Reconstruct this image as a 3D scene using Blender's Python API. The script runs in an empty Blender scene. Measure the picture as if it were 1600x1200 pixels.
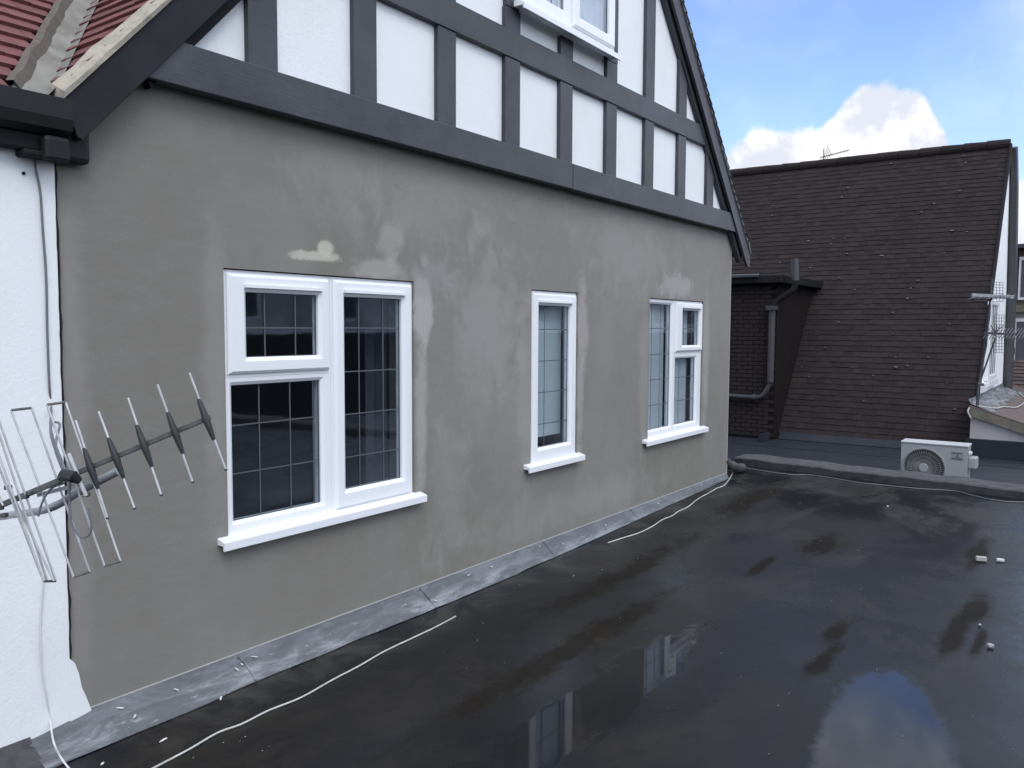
import bpy, bmesh, math, random
from mathutils import Vector, Matrix
random.seed(7)
S = bpy.context.scene
C = S.collection
R = math.radians

# ------------------------------------------------------------------ camera
CR = Vector((0.58391449, -0.81180223, 0.00458433))
CU = Vector((0.05172695, 0.0428406, 0.99774195))
CF = Vector((0.81016554, 0.58235885, -0.0670073))
cam_d = bpy.data.cameras.new('camera')
cam = bpy.data.objects.new('camera', cam_d); C.objects.link(cam)
cam.matrix_world = Matrix(((CR.x, CU.x, -CF.x, 0), (CR.y, CU.y, -CF.y, 0), (CR.z, CU.z, -CF.z, 0), (0, 0, 0, 1)))
cam_d.sensor_width = 36; cam_d.lens = 36 * 1300 / 1600
cam_d.clip_start = .05; cam_d.clip_end = 3000
S.camera = cam
S.view_settings.view_transform = 'Standard'; S.view_settings.look = 'None'
S.view_settings.gamma = 1; S.view_settings.exposure = 0.25

def P(u, v, depth):            # a point seen at photo pixel (u,v), depth metres in front of the lens
    return (CR * ((u - 800) / 1300) + CU * (-(v - 600) / 1300) + CF) * depth

# ------------------------------------------------------------------ node helpers
class NT:
    def __init__(s, tree): s.t = tree; s.n = tree.nodes; s.l = tree.links
    def new(s, typ, **kw):
        n = s.n.new(typ)
        for k, v in kw.items(): setattr(n, k, v)
        return n
    def setin(s, sock, v):
        if hasattr(v, 'is_linked') or isinstance(v, bpy.types.NodeSocket): s.l.new(v, sock)
        else: sock.default_value = v
    def math(s, op, a, b=0.0, c=None, clamp=False):
        n = s.new('ShaderNodeMath', operation=op); n.use_clamp = clamp
        s.setin(n.inputs[0], a); s.setin(n.inputs[1], b)
        if c is not None: s.setin(n.inputs[2], c)
        return n.outputs[0]
    def mix(s, f, a, b, mode='MIX'):
        n = s.new('ShaderNodeMix', data_type='RGBA', blend_type=mode)
        s.setin(n.inputs[0], f); s.setin(n.inputs[6], a); s.setin(n.inputs[7], b)
        return n.outputs[2]
    def noise(s, vec, scale, detail=4, rough=.5, dist=0):
        n = s.new('ShaderNodeTexNoise'); s.l.new(vec, n.inputs['Vector'])
        n.inputs['Scale'].default_value = scale; n.inputs['Detail'].default_value = detail
        n.inputs['Roughness'].default_value = rough; n.inputs['Distortion'].default_value = dist
        return n.outputs['Fac']
    def step(s, v, lo, hi):
        n = s.new('ShaderNodeMapRange', interpolation_type='SMOOTHSTEP'); s.setin(n.inputs[0], v)
        n.inputs[1].default_value = lo; n.inputs[2].default_value = hi
        return n.outputs[0]
    def scale(s, vec, sc):
        n = s.new('ShaderNodeVectorMath', operation='MULTIPLY'); s.l.new(vec, n.inputs[0]); n.inputs[1].default_value = sc
        return n.outputs[0]
    def xyz(s, vec):
        n = s.new('ShaderNodeSeparateXYZ'); s.l.new(vec, n.inputs[0]); return n.outputs
    def ell(s, vec, c, r, nz, amt, soft=.25):      # a blob with a ragged edge, 1 inside
        a = s.new('ShaderNodeVectorMath', operation='SUBTRACT'); s.l.new(vec, a.inputs[0]); a.inputs[1].default_value = c
        b = s.scale(a.outputs[0], tuple(0 if q == 0 else 1 / q for q in r))
        ln = s.new('ShaderNodeVectorMath', operation='LENGTH'); s.l.new(b, ln.inputs[0])
        d = s.math('ADD', ln.outputs['Value'], s.math('MULTIPLY', s.math('SUBTRACT', nz, .5), amt * 2.3))
        return s.math('SUBTRACT', 1, s.step(d, 1 - soft, 1 + soft))

def pos(nt):
    g = nt.new('ShaderNodeNewGeometry'); return g.outputs['Position']

def mat(name, fn=None, col=(.5, .5, .5), rough=.6, spec=.5, metal=0, var=0, vscale=6, bump=0, bscale=60, var2=None):
    m = bpy.data.materials.new(name); m.use_nodes = True
    nt = NT(m.node_tree); b = nt.n['Principled BSDF']
    b.inputs['Base Color'].default_value = (*col, 1); b.inputs['Roughness'].default_value = rough
    b.inputs['Specular IOR Level'].default_value = spec; b.inputs['Metallic'].default_value = metal
    p = None
    if var:
        p = pos(nt); n = nt.noise(p, vscale, 6, .6)
        c2 = var2 if var2 else tuple(c * .6 for c in col)
        f = nt.math('MULTIPLY', nt.step(n, .35, .7), var)
        nt.setin(b.inputs['Base Color'], nt.mix(f, (*col, 1), (*c2, 1)))
        nt.setin(b.inputs['Roughness'], nt.math('ADD', rough, nt.math('MULTIPLY', nt.math('SUBTRACT', n, .5), .3)))
    if bump:
        p = p or pos(nt); bp = nt.new('ShaderNodeBump'); bp.inputs['Strength'].default_value = bump; bp.inputs['Distance'].default_value = .01
        nt.l.new(nt.noise(p, bscale, 5, .6), bp.inputs['Height']); nt.l.new(bp.outputs[0], b.inputs['Normal'])
    if fn: fn(nt, b)
    return m

# ------------------------------------------------------------------ world: sky and clouds
w = bpy.data.worlds.new('World'); S.world = w; w.use_nodes = True
nt = NT(w.node_tree); bg = nt.n['Background']
sky = nt.new('ShaderNodeTexSky', sky_type='NISHITA'); sky.sun_disc = False
SUN = Vector((-.42, -.70, .95)).normalized()
sky.sun_elevation = math.asin(SUN.z); sky.sun_rotation = math.atan2(SUN.x, SUN.y)
sky.air_density = 1.0; sky.dust_density = .6; sky.ozone_density = 1.0
tc = nt.new('ShaderNodeTexCoord').outputs['Generated']
x, y, z = nt.xyz(tc)[:3]
el = nt.math('ARCSINE', z); az = nt.math('ARCTAN2', y, x)
ramp = nt.new('ShaderNodeValToRGB'); cr = ramp.color_ramp; cr.interpolation = 'B_SPLINE'
# cloud-top elevation (deg/40) against azimuth in degrees (-10 .. 40)
top = [(-10, 10.5), (0, 10), (4.6, 9.3), (6.2, 7.5), (7.4, 9.8), (8.6, 12.0), (10, 14.3), (12.4, 15.2), (14.2, 14.6), (15.6, 12.4), (18, 12.9), (20.5, 12.6), (24, 10), (30, 11), (40, 5)]
def fa(a): return (a + 10) / 50
while len(cr.elements) < len(top): cr.elements.new(.5)
for e, (a, t) in zip(cr.elements, top):
    e.position = fa(a); e.color = (t / 40,) * 3 + (1,)
nt.l.new(nt.math('DIVIDE', nt.math('ADD', az, R(10)), R(50)), ramp.inputs[0])
topel = nt.math('MULTIPLY', ramp.outputs[0], R(40))
n1 = nt.noise(tc, 14, 8, .58); n2 = nt.noise(tc, 5, 5, .5)
n3 = nt.noise(nt.scale(tc, (1, 1, 1.6)), 3.2, 9, .6, .3)
d = nt.math('SUBTRACT', topel, el)
d = nt.math('ADD', d, nt.math('MULTIPLY', nt.math('SUBTRACT', n1, .5), .075))
cum = nt.step(d, -.002, .012)
wisp = nt.math('MULTIPLY', nt.step(nt.math('ADD', n3, nt.math('MULTIPLY', nt.step(el, R(20), R(27)), .16)), .38, .66), nt.math('ADD', .16, nt.math('MULTIPLY', nt.step(el, R(19), R(27)), .7)))  # thin cloud, thickened above the view so the puddle mirrors a paler sky
# bright broken cloud added out of view, behind and overhead, to lift the shade
back = nt.math('MULTIPLY', nt.step(n3, .36, .56), nt.step(nt.math('ADD', nt.math('MULTIPLY', y, -1), nt.math('MULTIPLY', z, .35)), -.1, .3))
cloud = nt.math('MAXIMUM', nt.math('MAXIMUM', cum, wisp), back, clamp=True)
shade = nt.step(nt.noise(tc, 17, 6, .6), .42, .62)
ccol = nt.mix(shade, (6.7, 7.0, 7.9, 1), (9.8, 9.8, 9.9, 1))
ccol = nt.mix(back, ccol, (17, 18.2, 20.5, 1))
skyc = nt.mix(1.0, sky.outputs[0], (1.62, 1.74, 2.12, 1), 'MULTIPLY')
nt.l.new(nt.mix(cloud, skyc, ccol), bg.inputs['Color'])
bg.inputs['Strength'].default_value = .1

sd = bpy.data.lights.new('sun', 'SUN'); sd.energy = 1.1; sd.angle = R(28); sd.color = (1, .97, .93)
so = bpy.data.objects.new('sun', sd); C.objects.link(so); so.rotation_euler = SUN.to_track_quat('Z', 'Y').to_euler()

# ------------------------------------------------------------------ object helpers
WLOC = {}
def tag(o, label=None, cat=None, group=None, kind=None):
    if label: o['label'] = label
    if cat: o['category'] = cat
    if group: o['group'] = group
    if kind: o['kind'] = kind
    return o
def thing(name, loc, label, cat, group=None):
    o = bpy.data.objects.new(name, None); C.objects.link(o); o.location = loc; o.empty_display_size = .2
    WLOC[o.name] = Vector(loc)
    return tag(o, label, cat, group)
class MB:
    def __init__(s): s.v = []; s.f = []
    def add(s, vs, fs):
        k = len(s.v); s.v += [tuple(q) for q in vs]; s.f += [tuple(i + k for i in f) for f in fs]; return s
    def box(s, x0, x1, y0, y1, z0, z1):
        vs = [(a, b, c) for a in (x0, x1) for b in (y0, y1) for c in (z0, z1)]
        return s.add(vs, [(0, 1, 3, 2), (4, 6, 7, 5), (0, 4, 5, 1), (2, 3, 7, 6), (0, 2, 6, 4), (1, 5, 7, 3)])
    def obox(s, c, ax, ay, az_):      # oriented box, half axes
        c = Vector(c); vs = [c + i * Vector(ax) + j * Vector(ay) + k * Vector(az_) for i in (-1, 1) for j in (-1, 1) for k in (-1, 1)]
        return s.add(vs, [(0, 1, 3, 2), (4, 6, 7, 5), (0, 4, 5, 1), (2, 3, 7, 6), (0, 2, 6, 4), (1, 5, 7, 3)])
    def bar(s, p, q, wd, ht, up=(0, 0, 1)):
        p = Vector(p); q = Vector(q); d = (q - p); u = Vector(up); a = d.normalized().cross(u).normalized(); b = a.cross(d.normalized())
        return s.obox((p + q) / 2, d / 2, a * wd / 2, b * ht / 2)
    def prismY(s, poly, y0, y1):      # poly of (x,z)
        n = len(poly)
        vs = [(a, y0, b) for a, b in poly] + [(a, y1, b) for a, b in poly]
        return s.add(vs, [tuple(range(n)), tuple(range(2 * n - 1, n - 1, -1))] + [(i, (i + 1) % n + 0, (i + 1) % n + n, i + n)[::-1] for i in range(n)])
    def prismX(s, poly, x0, x1):      # poly of (y,z)
        n = len(poly)
        vs = [(x0, a, b) for a, b in poly] + [(x1, a, b) for a, b in poly]
        return s.add(vs, [tuple(range(n)), tuple(range(2 * n - 1, n - 1, -1))] + [(i, (i + 1) % n, (i + 1) % n + n, i + n)[::-1] for i in range(n)])
    def prismZ(s, poly, z0, z1):
        n = len(poly)
        vs = [(a, b, z0) for a, b in poly] + [(a, b, z1) for a, b in poly]
        return s.add(vs, [tuple(range(n)), tuple(range(2 * n - 1, n - 1, -1))] + [(i, (i + 1) % n, (i + 1) % n + n, i + n)[::-1] for i in range(n)])
    def tube(s, pts, r, seg=10, r2=None):
        pts = [Vector(p) for p in pts]; n = len(pts); k = len(s.v); t0 = None
        rs = r if isinstance(r, (list, tuple)) else [r + ((r2 if r2 is not None else r) - r) * i / max(1, n - 1) for i in range(n)]
        a = None
        for i, p in enumerate(pts):
            t = (pts[min(i + 1, n - 1)] - pts[max(i - 1, 0)]).normalized()
            if a is None:
                a = t.cross(Vector((0, 0, 1)))
                if a.length < .1: a = t.cross(Vector((1, 0, 0)))
            a = (a - t * a.dot(t)).normalized(); b = t.cross(a)
            for j in range(seg):
                th = 2 * math.pi * j / seg
                s.v.append(tuple(p + (a * math.cos(th) + b * math.sin(th)) * rs[i]))
        for i in range(n - 1):
            for j in range(seg):
                s.f.append((k + i * seg + j, k + i * seg + (j + 1) % seg, k + (i + 1) * seg + (j + 1) % seg, k + (i + 1) * seg + j))
        s.f.append(tuple(k + j for j in range(seg))[::-1]); s.f.append(tuple(k + (n - 1) * seg + j for j in range(seg)))
        return s
    def disc(s, c, ax, r, h, seg=24, r2=None):
        c = Vector(c); ax = Vector(ax).normalized()
        return s.tube([c, c + ax * h], [r, r if r2 is None else r2], seg)
    def ring(s, x0, x1, z0, z1, gx0, gx1, gz0, gz1, yf, yb, yg, ch=.012, oc=.004):
        """window member ring: outer rect, face at yf, bevelled in to the glass rect at yg, outer sides back to yb"""
        def rect(a0, a1, c0, c1, yy): return [(a0, yy, c0), (a1, yy, c0), (a1, yy, c1), (a0, yy, c1)]
        L = [rect(x0, x1, z0, z1, yb), rect(x0, x1, z0, z1, yf + oc), rect(x0 + oc, x1 - oc, z0 + oc, z1 - oc, yf),
             rect(gx0 - ch, gx1 + ch, gz0 - ch, gz1 + ch, yf), rect(gx0, gx1, gz0, gz1, yf + ch * .8), rect(gx0, gx1, gz0, gz1, yb)]
        vs = [p for l in L for p in l]; fs = []
        for i in range(len(L) - 1):
            for j in range(4): fs.append((i * 4 + j, i * 4 + (j + 1) % 4, i * 4 + 4 + (j + 1) % 4, i * 4 + 4 + j))
        for j in range(4): fs.append((20 + j, 20 + (j + 1) % 4, (j + 1) % 4, j))
        return s.add(vs, fs)
    def build(s, name, m, parent=None, smooth=False, bevel=0):
        me = bpy.data.meshes.new(name)
        off = Vector((0, 0, 0))
        if parent is not None: off = WLOC[parent.name]
        me.from_pydata([tuple(Vector(v) - off) for v in s.v], [], s.f)
        o = bpy.data.objects.new(name, me); C.objects.link(o)
        if parent is not None: o.parent = parent
        WLOC[o.name] = off
        bm = bmesh.new(); bm.from_mesh(me); bmesh.ops.recalc_face_normals(bm, faces=bm.faces[:]); bm.to_mesh(me); bm.free()
        me.materials.append(m)
        if smooth:
            for p in me.polygons: p.use_smooth = True
            md = o.modifiers.new('e', 'EDGE_SPLIT'); md.split_angle = R(45)
        if bevel:
            md = o.modifiers.new('b', 'BEVEL'); md.width = bevel; md.segments = 2; md.limit_method = 'ANGLE'
        return o

def smoothpath(pts, n=8):
    pts = [Vector(p) for p in pts]; out = []
    for i in range(len(pts) - 1):
        p0 = pts[max(i - 1, 0)]; p1 = pts[i]; p2 = pts[i + 1]; p3 = pts[min(i + 2, len(pts) - 1)]
        for k in range(n):
            t = k / n
            out.append(.5 * ((2 * p1) + (p2 - p0) * t + (2 * p0 - 5 * p1 + 4 * p2 - p3) * t * t + (3 * p1 - p0 - 3 * p2 + p3) * t ** 3))
    out.append(pts[-1]); return out

# ------------------------------------------------------------------ materials
D = 3.29
def f_render(nt, b):
    p = pos(nt); px, py, pz = nt.xyz(p)[:3]
    big = nt.noise(nt.scale(p, (1, 1, .55)), .8, 6, .6, .5)
    med = nt.noise(nt.scale(p, (1, 1, .7)), 2.6, 7, .65, .4)
    rag = nt.noise(nt.scale(p, (1, 1, .8)), 5.5, 8, .66, .6)
    col = nt.mix(nt.step(big, .34, .70), (0.187, 0.176, 0.150, 1), (0.231, 0.224, 0.204, 1))
    band = nt.math('MULTIPLY', nt.step(px, 2.3, 5.0), nt.step(pz, -1.4, .6))
    col = nt.mix(nt.math('MULTIPLY', band, .5), col, (0.252, 0.246, 0.231, 1))
    col = nt.mix(nt.math('MULTIPLY', nt.step(med, .40, .66), .35), col, (0.183, 0.171, 0.148, 1))
    col = nt.mix(nt.math('MULTIPLY', nt.step(px, 3.2, 1.7), .35), col, (0.165, 0.152, 0.130, 1))
    for c, rx, rz, k, colr, am, so_ in [
        ((2.86, .360), .15, .028, .7, (0.497, 0.488, 0.402, 1), 1.0, .16), ((2.93, .40), .050, .040, .75, (0.497, 0.488, 0.402, 1), .7, .14),
        ((3.40, .47), .09, .10, .45, (0.367, 0.348, 0.330, 1), 1.3, .3), ((3.36, .32), .20, .06, .55, (0.381, 0.368, 0.344, 1), 1.2, .25),
        ((3.68, .12), .075, .24, .75, (0.409, 0.389, 0.370, 1), 1.1, .15), ((3.66, -.5), .05, .50, .6, (0.381, 0.361, 0.344, 1), 1.0, .4),
        ((3.1, .78), .30, .22, .30, (0.323, 0.313, 0.293, 1), 1.6, .7), ((4.35, .02), .30, .45, .40, (0.344, 0.327, 0.311, 1), 1.8, .6),
        ((3.72, .30), .16, .12, .45, (.275, .275, .268, 1), 1.2, .3), ((4.1, -.2), .25, .5, .25, (.26, .26, .252, 1), 1.8, .7), ((3.75, .80), .40, .30, .28, (0.336, 0.327, 0.311, 1), 1.8, .8), ((5.50, .02), .08, .32, .55, (0.381, 0.348, 0.338, 1), 1.1, .3),
        ((5.47, -.55), .05, .45, .5, (0.367, 0.348, 0.330, 1), 1.0, .4), ((7.2, .40), .34, .10, .6, (0.381, 0.361, 0.357, 1), 1.4, .3),
        ((6.3, .60), .7, .26, .35, (0.336, 0.327, 0.311, 1), 1.8, .8), ((7.90, -.3), .07, .6, .5, (0.367, 0.348, 0.338, 1), 1.0, .5),
        ((4.72, -.4), .09, .5, .4, (0.360, 0.341, 0.324, 1), 1.1, .5), ((2.28, -.3), .06, .65, .4, (0.307, 0.293, 0.279, 1), 1.0, .6),
        ((3.9, -1.05), .16, .45, .3, (0.315, 0.306, 0.286, 1), 1.7, .7), ((5.6, -1.35), 1.3, .12, .3, (0.307, 0.299, 0.266, 1), 1.6, .7),
        ((6.55, -.4), .09, .6, .35, (0.336, 0.320, 0.306, 1), 1.0, .5), ((1.62, -.4), .06, 1.1, .35, (0.323, 0.306, 0.299, 1), .8, .6),
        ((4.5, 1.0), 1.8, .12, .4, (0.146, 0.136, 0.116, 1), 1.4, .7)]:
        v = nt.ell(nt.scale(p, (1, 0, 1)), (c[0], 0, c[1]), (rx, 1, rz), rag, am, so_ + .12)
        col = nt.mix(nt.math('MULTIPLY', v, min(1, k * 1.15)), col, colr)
    tro = nt.noise(nt.scale(p, (1, 1, 2.6)), 5.5, 5, .6, 1.4)
    col = nt.mix(nt.math('MULTIPLY', nt.step(tro, .42, .62), .08), col, (0.283, 0.290, 0.287, 1))
    pit = nt.noise(p, 75, 3, .8)
    col = nt.mix(nt.math('MULTIPLY', nt.step(pit, .66, .74), .5), col, (0.117, 0.118, 0.115, 1))
    nt.setin(b.inputs['Base Color'], col)
    bp = nt.new('ShaderNodeBump'); bp.inputs['Strength'].default_value = .35; bp.inputs['Distance'].default_value = .004
    hh = nt.math('ADD', nt.noise(p, 160, 4, .7), nt.math('MULTIPLY', nt.noise(p, 7, 3, .5), 1.6))
    nt.l.new(hh, bp.inputs['Height']); nt.l.new(bp.outputs[0], b.inputs['Normal'])
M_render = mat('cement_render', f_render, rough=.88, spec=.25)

def f_white(nt, b):
    p = pos(nt); n = nt.noise(nt.scale(p, (1, 1, .5)), 2.2, 6, .6); g = nt.noise(p, 11, 6, .7)
    col = nt.mix(nt.math('MULTIPLY', nt.step(n, .45, .75), .3), (.79, .80, .81, 1), (.66, .66, .65, 1))
    col = nt.mix(nt.math('MULTIPLY', nt.step(g, .63, .74), .25), col, (.5, .49, .47, 1))
    nt.setin(b.inputs['Base Color'], col)
    bp = nt.new('ShaderNodeBump'); bp.inputs['Strength'].default_value = .55; bp.inputs['Distance'].default_value = .004
    nt.l.new(nt.noise(p, 70, 5, .7), bp.inputs['Height']); nt.l.new(bp.outputs[0], b.inputs['Normal'])
M_white = mat('white_masonry_paint', f_white, rough=.7, spec=.3)
M_panel = mat('white_panel_paint', f_white, rough=.65, spec=.3)
M_upvc = mat('white_upvc', col=(.78, .79, .81), rough=.28, spec=.5)
def f_timber(nt, b):
    p = pos(nt); n = nt.noise(nt.scale(p, (1, 1, 1)), 2.5, 6, .6); g = nt.noise(nt.scale(p, (6, 6, 40)), 3, 4, .6)
    col = nt.mix(nt.step(n, .3, .7), (.034, .036, .043, 1), (.057, .059, .070, 1))
    col = nt.mix(nt.math('MULTIPLY', nt.step(g, .5, .8), .3), col, (.034, .036, .042, 1))
    nt.setin(b.inputs['Base Color'], col)
    bp = nt.new('ShaderNodeBump'); bp.inputs['Strength'].default_value = .3; bp.inputs['Distance'].default_value = .004
    nt.l.new(g, bp.inputs['Height']); nt.l.new(bp.outputs[0], b.inputs['Normal'])
M_timber = mat('grey_painted_timber', f_timber, rough=.5, spec=.4)
M_barge = mat('dark_barge_timber', col=(.012, .013, .016), rough=.7, spec=.25, var=.6, vscale=4, var2=(.024, .026, .032), bump=.2, bscale=30)
M_verge = mat('verge_mortar', col=(.40, .36, .285), rough=.9, var=.7, vscale=14, var2=(.22, .21, .18), bump=.6, bscale=40)
M_vergegrey = mat('verge_edge_grey', col=(.20, .21, .22), rough=.8, var=.7, vscale=12, var2=(.10, .10, .11), bump=.5, bscale=40)
M_valley = mat('valley_lead', col=(.24, .235, .21), rough=.85, spec=.2, var=.7, vscale=7, var2=(.13, .12, .105))
M_bead = mat('pale_bead', col=(.42, .42, .41), rough=.6)
M_black = mat('black_plastic', col=(.005, .005, .006), rough=.6, spec=.3, var=.5, vscale=9, var2=(.016, .016, .018))
M_dark = mat('dark_soffit', col=(.009, .009, .011), rough=.8, spec=.25, var=.5, vscale=6, var2=(.022, .023, .028))
def f_tile(ca, cb, moss):
    def fn(nt, b):
        g = nt.new('ShaderNodeNewGeometry'); p = g.outputs['Position']; r = g.outputs['Random Per Island']
        col = nt.mix(r, (*ca, 1), (*cb, 1))
        n = nt.noise(p, 9, 7, .65)
        col = nt.mix(nt.math('MULTIPLY', nt.step(n, .45, .75), .55), col, (*moss, 1))
        n2 = nt.noise(p, .6, 4, .5)
        col = nt.mix(nt.math('MULTIPLY', nt.step(n2, .4, .7), .35), col, (ca[0] * .55, ca[1] * .6, ca[2] * .7, 1))
        nt.setin(b.inputs['Base Color'], col)
        bp = nt.new('ShaderNodeBump'); bp.inputs['Strength'].default_value = .5; bp.inputs['Distance'].default_value = .006
        nt.l.new(nt.noise(p, 45, 5, .65), bp.inputs['Height']); nt.l.new(bp.outputs[0], b.inputs['Normal'])
    return fn
M_redtile = mat('red_clay_tile', f_tile((.20, .075, .070), (.14, .055, .055), (.10, .06, .055)), rough=.75, spec=.3)
M_browntile = mat('brown_clay_tile', f_tile((.031, .0215, .0213), (.0195, .0148, .0150), (.022, .0185, .019)), rough=.8, spec=.2)

def f_felt(nt, b):
    p = pos(nt); px, py, pz = nt.xyz(p)[:3]
    q = nt.scale(p, (1, 1, 0))
    rag = nt.noise(q, 3.0, 6, .62, .6)
    ragm = nt.noise(nt.scale(q, (1, 1.6, 0)), 4.5, 8, .72, .4)
    silt = nt.noise(nt.scale(q, (.8, 1.3, 0)), .9, 7, .62, .7)
    fine = nt.noise(q, 55, 6, .75)
    silt_m = nt.math('MULTIPLY', nt.step(silt, .47, .62), nt.math('ADD', .45, nt.math('MULTIPLY', nt.step(ragm, .4, .6), .55)))
    col = nt.mix(nt.step(nt.noise(q, 1.4, 5, .6), .35, .7), (.0045, .0052, .0072, 1), (.0080, .0088, .0115, 1))
    col = nt.mix(nt.math('MULTIPLY', silt_m, .65), col, (.023, .0195, .0155, 1))
    drys = None
    for c, r, am in [((5.6, 1.9), (.30, .05), 1.2), ((5.1, .62), (.50, .06), 1.0), ((4.95, .5), (.30, .03), 1.0), ((6.8, .72), (.5, .08), 1.2), ((5.5, .58), (.35, .08), 1.2),
                     ((6.4, 1.7), (.35, .15), 1.4), ((4.66, 1.15), (.22, .05), 1.4), ((4.2, 1.1), (.30, .05), 1.4), ((5.0, 2.6), (1.2, .10), 1.6), ((3.6, 2.2), (1.2, .10), 1.6), ((7.6, 2.7), (.8, .15), 1.4)]:
        v = nt.ell(q, (c[0], c[1], 0), (r[0], r[1], 1), ragm, am * .8, .5)
        drys = v if drys is None else nt.math('MAXIMUM', drys, v)
    col = nt.mix(nt.math('MULTIPLY', drys, .75), col, (.019, .0165, .013, 1))
    # silt ring round the sandy patch and grit
    grit = nt.math('MULTIPLY', nt.step(fine, .60, .70), nt.math('ADD', .08, nt.math('MULTIPLY', nt.math('MAXIMUM', drys, silt_m), .5)))
    col = nt.mix(grit, col, (.085, .08, .07, 1))
    nearwall = nt.math('MULTIPLY', nt.step(py, 2.75, 3.12), nt.step(rag, .42, .62))
    col = nt.mix(nt.math('MULTIPLY', nearwall, .6), col, (.06, .056, .048, 1))
    lap = None
    nt.setin(b.inputs['Base Color'], col)
    vr = nt.new('ShaderNodeVectorRotate', rotation_type='Z_AXIS'); nt.l.new(q, vr.inputs['Vector']); vr.inputs['Angle'].default_value = -R(10.8)
    qr = vr.outputs[0]
    ragf = nt.noise(q, 9.0, 6, .7, .3)
    pud = nt.ell(qr, (3.35, .0, 0), (1.0, .25, 1), ragf, .22, .12)
    pud2 = nt.math('MULTIPLY', nt.ell(q, (6.0, -.05, 0), (1.6, .42, 1), ragf, .9, .3), .55)
    pud3 = nt.ell(q, (3.1, 1.78, 0), (1.1, .15, 1), ragm, 1.0, .15)
    pool = nt.math('MAXIMUM', nt.math('MAXIMUM', pud, pud2), pud3)
    wet = nt.step(nt.noise(q, .7, 5, .55, .5), .40, .60)
    ro = nt.math('SUBTRACT', .36, nt.math('MULTIPLY', wet, .17))
    ro = nt.math('ADD', ro, nt.math('MULTIPLY', nt.math('MAXIMUM', nt.math('MULTIPLY', drys, .5), silt_m), .16))
    ro = nt.math('MULTIPLY', ro, nt.math('SUBTRACT', 1, nt.math('MULTIPLY', pool, .87)), clamp=True)
    nt.setin(b.inputs['Roughness'], ro)
    sp = nt.math('ADD', .24, nt.math('MULTIPLY', pud, .24))
    sp = nt.math('SUBTRACT', sp, nt.math('MULTIPLY', drys, .22), clamp=True)
    nt.setin(b.inputs['Specular IOR Level'], sp)
    bp = nt.new('ShaderNodeBump'); bp.inputs['Distance'].default_value = .003
    nt.setin(bp.inputs['Strength'], nt.math('MULTIPLY', nt.math('SUBTRACT', 1, pool), .35))
    nt.l.new(nt.math('ADD', fine, nt.math('MULTIPLY', rag, .6)), bp.inputs['Height']); nt.l.new(bp.outputs[0], b.inputs['Normal'])
M_felt = mat('wet_black_roof_felt', f_felt)
M_felt2 = mat('slate_blue_roof_felt', col=(.024, .028, .038), rough=.5, spec=.25, var=.8, vscale=2.2, var2=(.016, .019, .026), bump=.4, bscale=35)
def f_lead(nt, b):
    p = pos(nt); n = nt.noise(nt.scale(p, (.9, 3, 4)), 3.0, 8, .68, .5); m = nt.noise(nt.scale(p, (.7, 2, 2)), 16, 8, .78)
    col = nt.mix(nt.step(n, .42, .64), (.080, .083, .090, 1), (.23, .24, .255, 1))
    col = nt.mix(nt.math('MULTIPLY', nt.step(m, .56, .68), .6), col, (.38, .39, .41, 1))
    yv = nt.xyz(p)[1]
    col = nt.mix(nt.math('MULTIPLY', nt.step(nt.math('ADD', yv, nt.math('MULTIPLY', nt.math('SUBTRACT', n, .5), .12)), 3.215, 3.25), .6), col, (.055, .057, .068, 1))
    nt.setin(b.inputs['Base Color'], col); nt.setin(b.inputs['Roughness'], nt.math('ADD', .3, nt.math('MULTIPLY', n, .35)))
    bp = nt.new('ShaderNodeBump'); bp.inputs['Strength'].default_value = .5; bp.inputs['Distance'].default_value = .006
    nt.l.new(nt.noise(p, 10, 4, .6), bp.inputs['Height']); nt.l.new(bp.outputs[0], b.inputs['Normal'])
M_lead = mat('weathered_lead', f_lead, spec=.6)
M_coping = mat('mineral_felt_coping', col=(.065, .063, .066), rough=.8, var=.8, vscale=10, var2=(.028, .028, .032), bump=.6, bscale=60)
M_gasket = mat('grey_gasket', col=(.05, .05, .055), rough=.7)
M_leadline = mat('lead_came', col=(.11, .12, .13), rough=.45, metal=.3)
M_steel = mat('galvanised_steel', col=(.42, .43, .45), rough=.42, metal=.55, var=.6, vscale=25, var2=(.22, .22, .22))
M_rod = mat('aluminium_rod', col=(.50, .50, .50), rough=.4, metal=.45, var=.5, vscale=30, var2=(.30, .29, .28))
M_boom = mat('weathered_boom', col=(.105, .108, .105), rough=.6, metal=.2, var=.7, vscale=40, var2=(.055, .055, .05))
M_insul = mat('black_insulator', col=(.018, .019, .02), rough=.5)
M_cablegrey = mat('grey_cable', col=(.13, .14, .155), rough=.5)
M_cablewhite = mat('dirty_white_cable', col=(.50, .50, .47), rough=.5, var=.5, vscale=20, var2=(.3, .3, .27))
M_cablepale = mat('pale_cable', col=(.62, .62, .61), rough=.5)
M_brick = mat('dark_red_brick', None, (.011, .0075, .0072), .9, .15, 0, .8, 9, .5, 30, (.008, .006, .006))
M_cream = mat('cream_paint', col=(.42, .40, .385), rough=.8, var=.5, vscale=3, var2=(.34, .325, .32))
M_pebble = mat('pebbled_brown_roof', col=(.14, .105, .095), rough=.95, var=.9, vscale=28, var2=(.07, .055, .052), bump=1, bscale=30)
M_cill = mat('mossy_fascia', col=(.17, .155, .125), rough=.9, var=.7, vscale=6, var2=(.10, .10, .07))
M_pipe = mat('grey_downpipe', col=(.055, .055, .06), rough=.45, var=.4, vscale=6)
M_ac = mat('ac_casing', col=(.32, .335, .34), rough=.45, var=.3, vscale=8, var2=(.27, .28, .28))
M_acwire = mat('ac_grille_wire', col=(.27, .28, .29), rough=.5)
M_acdark = mat('ac_dark', col=(.03, .032, .036), rough=.6)
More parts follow.
